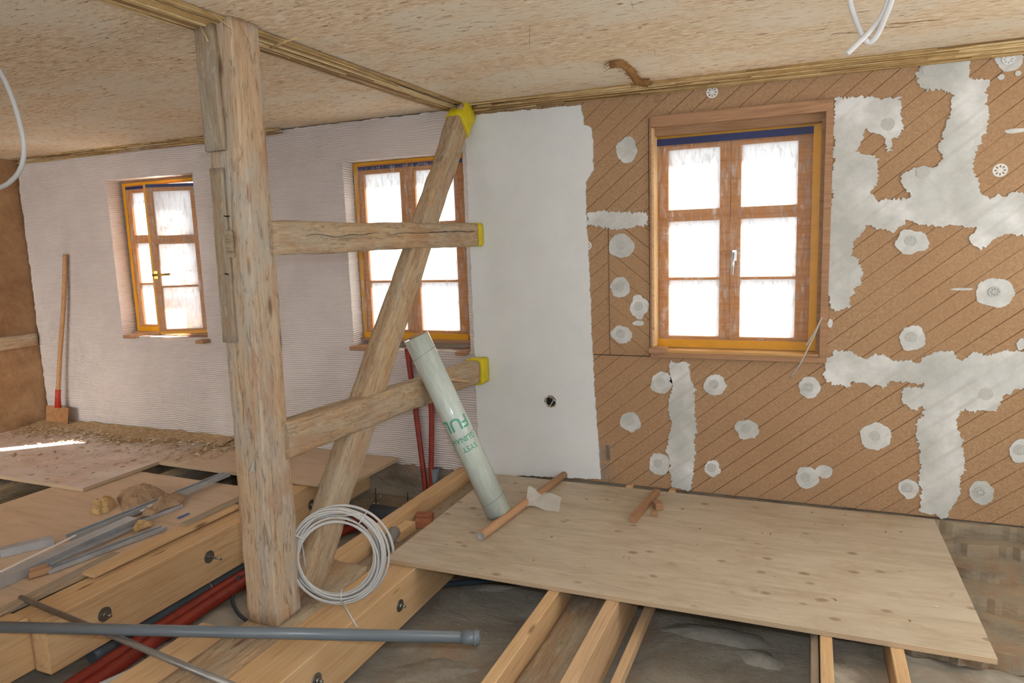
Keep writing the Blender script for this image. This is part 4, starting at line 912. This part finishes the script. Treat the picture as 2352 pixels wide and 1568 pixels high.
# cables from the ceiling
yc = 2.6
def cab(px): return [at(x_, y_, 1, yc + .01 * (i % 2)) for i, (x_, y_) in enumerate(px)]
c1 = smooth([at(1950, -75, 1, yc)] + cab([(1953, 0), (1964, 40), (1982, 82), (1998, 97), (2016, 78), (2034, 38), (2048, 0)]) + [at(2065, -70, 1, yc)], 7)
meta(MB().tube(c1, .0088, 10).build('hanging_cable', 'white_plastic'), 'white cable hanging from the ceiling in a closed loop at upper right', 'cable', 'white cables hanging from the ceiling')
c2 = smooth([at(2052, -70, 1, yc + .02), at(2040, 0, 1, yc + .02), at(2022, 42, 1, yc + .02), at(1990, 80, 1, yc - .01), at(1945, 124, 1, yc - .03)], 7)
meta(MB().tube(c2, .0088, 10).build('hanging_cable', 'white_plastic'), 'white cable with a free cut end hanging across the looped one at upper right', 'cable', 'white cables hanging from the ceiling')
yc = 1.5
c3 = smooth([at(x_, y_, 1, yc) for x_, y_ in ((-150, 20), (-60, 80), (0, 165), (28, 225), (46, 285), (55, 340), (48, 385), (28, 413), (0, 430), (-60, 440))], 7)
meta(MB().tube(c3, .0075, 10).build('hanging_cable', 'grey_cable'), 'single pale grey cable bowing into view at the left edge', 'cable')

# ------------------------------------------------------------------ shovel
a = ay(150, 584, 4.035); b = ay(133, 907, 3.975); c_ = ay(131, 972, 3.955)
r_ = root('shovel', (c_.x, c_.y, .03), 'square shovel with a long wooden handle and red socket leaning on the combed plaster wall', 'shovel')
MB().tube(smooth([a, a.lerp(b, .35) + Vector((.012, 0, 0)), a.lerp(b, .7), b], 6), [.019] + [.018] * 17 + [.017], 14).build('handle', 'handle_wood', r_)
MB().tube([b + (a - b).normalized() * .05, b, ay(133, 935, 3.968)], [.022, .021, .026], 12).build('socket', 'red_paint', r_)
tl = ay(106, 930, 3.97); tr_ = ay(158, 936, 3.97); bl_ = ay(106, 968, 3.95); brr = ay(155, 974, 3.95)
m = MB(); vs = []
for th in (0, .004):
    for k in range(9):
        u = k / 8
        for j_ in range(5):
            v = j_ / 4; p = tl.lerp(tr_, u).lerp(bl_.lerp(brr, u), v); p = p + Vector((0, th + .02 * (1 - (2 * u - 1) ** 2), 0)); p.z += -.006 * abs(2 * u - 1) * (v == 0); vs.append(p)
m.add(vs, [(i * 5 + k, (i + 1) * 5 + k, (i + 1) * 5 + k + 1, i * 5 + k + 1) for i in range(8) for k in range(4)] + [(45 + i * 5 + k, 45 + i * 5 + k + 1, 45 + (i + 1) * 5 + k + 1, 45 + (i + 1) * 5 + k) for i in range(8) for k in range(4)], 0, True)
m.build('blade', 'rust', r_)

# ------------------------------------------------------------------ metal profiles and scraps on the lower board
def channel(p, q, w_, h_, mat, label, up=True, th=.0012, cat='profile', group='galvanised profiles on the lower board'):
    M, L = frame(p, q); m = MB(); s = 1 if up else -1; z0 = 0 if up else h_
    m.box((0, -w_ / 2, z0 - th / 2), (L, w_ / 2, z0 + th / 2))
    for sg in (-1, 1):
        m.box((0, sg * w_ / 2 - th / 2, 0), (L, sg * w_ / 2 + th / 2, h_)); m.box((0, min(sg * w_ / 2, sg * (w_ / 2 - .006)), (h_ if up else 0) - th / 2), (L, max(sg * w_ / 2, sg * (w_ / 2 - .006)), (h_ if up else 0) + th / 2))
    for k in (-.12, .12): m.box((0, w_ * k - .0012, z0 - .0016 * s - .0006), (L, w_ * k + .0012, z0 + .0006))
    return meta(m.build('metal_profile', mat, None, M), label, cat, group)
Zs = .006
channel(at(160, 1240, 2, Zs), at(523, 1092, 2, .034), .05, .027, 'steel', 'longest galvanised profile, its far end jutting over the dark gap', True)
channel(at(-60, 1372, 2, Zs), at(306, 1203, 2, Zs), .075, .040, 'steel', 'wide grey profile running from the left edge, open side up', False)
channel(at(2, 1277, 2, Zs), at(124, 1248, 2, Zs), .055, .040, 'steel', 'short shiny profile offcut at the left edge with a bright fold', False)
channel(at(107, 1316, 2, Zs + .002), at(378, 1214, 2, Zs + .002), .045, .018, 'steel', 'bright narrow profile nearest the bolted joist', True)
channel(at(112, 1298, 2, .03), at(300, 1216, 2, .012), .022, .012, 'steel', 'slim bluish profile lying between the wide one and the bright one', True)
channel(at(318, 1201, 2, Zs), at(415, 1164, 2, Zs), .04, .020, 'steel', 'short profile offcut beside the crumpled paper', True)
a = at(90, 1318, 2, .008); m = MB().box((-.03, -.045, 0), (.03, .045, .003)).box((-.03, -.045, 0), (-.026, .045, .03)).box((.026, -.045, 0), (.03, .045, .03)); meta(m.build('metal_bracket', ['card', 'steel'], None, Matrix.Translation(a) @ Matrix.Rotation(-.35, 4, 'Z')), 'small open bracket with tan inside standing at the near end of the bright profile', 'bracket')
def strip_(p, q, w_, h_, mat, name, label, cat): return meta(beam(name, p, q, w_, h_, mat, bev=.0008), label, cat)
strip_(at(2, 1312, 2, .05), at(174, 1229, 2, .05), .012, .006, 'white_strip', 'white_strip', 'thin white strip lying on the wide grey profile', 'strip')
strip_(at(324, 1173, 2, .045), at(350, 1158, 2, .045), .018, .003, 'white_strip', 'white_strip', 'short white strip in front of the paper bag', 'strip')
strip_(at(409, 1189, 2, .010), at(434, 1178, 2, .010), .016, .004, 'blue', 'blue_strip', 'small blue plastic strip on the floor board behind the bolted joist', 'strip')
strip_(at(452, 1185, 2, .010), at(504, 1181, 2, .010), .007, .006, 'white_strip', 'carpenter_pencil', 'thin pale pencil-like stick on the boards close to the post', 'stick')
strip_(at(-40, 1425, 2, .008), at(268, 1270, 2, .008), .055, .012, 'grey_plank', 'wooden_batten', 'dusty grey batten lying beside the bright profile at the left edge', 'batten')
strip_(at(200, 1320, 2, .006), at(540, 1160, 2, .006), .10, .014, 'spruce', 'wooden_plank', 'pale plank lying flat along the bolted joist', 'plank')
strip_(at(420, 1205, 2, .02), at(560, 1140, 2, .02), .045, .012, 'grey_plank', 'wooden_batten', 'grey batten lying on the boards just left of the post', 'batten')
# paper bag, crumpled paper and wool
def crumple(name, outline, z0, hgt, mat, label, cat, seed, peak=(.5, .5), nse=.012):
    """closed crumpled body over an outline lying on the board"""
    base = [at(x_, y_, 2, z0) for x_, y_ in outline]; c_ = sum(base, Vector()) / len(base); m = MB(); n = len(base); R_ = 7; vs = []; K = n * 4
    fine = []
    for i in range(n):
        for k in range(4): fine.append(base[i].lerp(base[(i + 1) % n], k / 4))
    for r__ in range(R_ + 1):
        t_ = r__ / R_
        for p in fine:
            q = p.lerp(c_, t_); q.z = z0 + hgt * (1 - (1 - t_) ** 2.2) + (noise.noise(Vector((q.x * 22, q.y * 22, seed))) * nse + noise.noise(Vector((q.x * 60, q.y * 60, seed))) * nse * .4) * (1 if 0 < r__ else 0)
            vs.append(q)
    fs = [(r__ * K + k, r__ * K + (k + 1) % K, (r__ + 1) * K + (k + 1) % K, (r__ + 1) * K + k) for r__ in range(R_) for k in range(K)]
    m.add(vs, fs, 0, False); m.f.append(tuple(range(K))[::-1]); m.mi.append(0); m.sm.append(False)
    o = m.build(name, mat); return meta(o, label, cat)
crumple('paper_bag', [(283, 1178), (268, 1142), (275, 1135), (352, 1118), (378, 1128), (388, 1142), (360, 1160), (310, 1178)], .006, .075, 'paper', 'crumpled brown paper bag standing open behind the longest profile', 'paper bag', 2, nse=.02)
crumple('crumpled_paper', [(318, 1186), (345, 1172), (385, 1142), (415, 1130), (427, 1142), (415, 1158), (380, 1168), (350, 1184)], .03, .045, 'paper', 'torn crumpled brown paper lying over the longest profile', 'paper', 9, nse=.03)
crumple('wool_tuft', [(207, 1178), (214, 1158), (238, 1146), (262, 1148), (268, 1160), (250, 1176), (228, 1183)], .006, .05, 'wool', 'yellowish fibre wool tuft left of the paper bag', 'wool', 4, nse=.03)
crumple('wool_tuft', [(303, 1214), (312, 1202), (330, 1196), (352, 1198), (350, 1206), (328, 1214), (312, 1221)], .02, .03, 'wool', 'orange-tan fibre wool tuft on the bright profile', 'wool', 6, nse=.02)
blk('wood_block', (-3.87, 1.93, .005), (-3.80, 2.02, .03), 'old_grey', 'small dark wood offcut at the left edge below the shiny profile', 'wood block', None, .3)
# strip of wood under the insulation board, visible in the joint
for k, (px0, px1) in enumerate(((1440, 1455), (1538, 1552))):
    a = at(px0, 1118, 1, 4.06); b = at(px1, 1118, 1, 4.06); blk('wooden_wedge', (a.x, 4.028, -.02), (b.x, 4.066, .004), 'spruce', ('small wooden wedge in the joint under the fibre wall, left of the stick', 'small wooden wedge in the joint under the fibre wall, right of the stick')[k], 'wedge', 'wedges under the fibre wall')

# light smears of mortar on the old vault between the two pairs of boards
def smear(outline, hgt, seed):
    base = [at(x_, y_, 2, -.31) for x_, y_ in outline]; c_ = sum(base, Vector()) / len(base); fine = []
    for i in range(len(base)):
        for k in range(5): fine.append(base[i].lerp(base[(i + 1) % len(base)], k / 5))
    m = MB(); K = len(fine); R_ = 8; vs = []
    for r__ in range(R_ + 1):
        t_ = r__ / R_
        for p in fine:
            q = p.lerp(c_, t_); e = noise.noise(Vector((q.x * 18, q.y * 18, seed))) * .02 * (1 - t_); q.x += e; q.y += e
            q.z = gz(q.x, q.y) - .006 + hgt * (1 - (1 - t_) ** 2) + .004 * noise.noise(Vector((q.x * 30, q.y * 30, seed))); vs.append(q)
    m.add(vs, [(r__ * K + k, r__ * K + (k + 1) % K, (r__ + 1) * K + (k + 1) % K, (r__ + 1) * K + k) for r__ in range(R_) for k in range(K)], 0, True)
    return m.build('mortar_smear', 'cement', bpy.data.objects['floor'], recalc=False)
smear([(1500, 1425), (1545, 1412), (1640, 1432), (1740, 1458), (1790, 1490), (1740, 1502), (1640, 1478), (1560, 1452)], .03, 1)
smear([(1690, 1490), (1760, 1498), (1810, 1528), (1790, 1545), (1730, 1532), (1695, 1510)], .035, 4)
smear([(880, 1500), (980, 1480), (1080, 1492), (1120, 1520), (1020, 1545), (900, 1550)], .02, 7)
smear([(1080, 1325), (1150, 1318), (1200, 1330), (1150, 1342), (1090, 1340)], .02, 9)
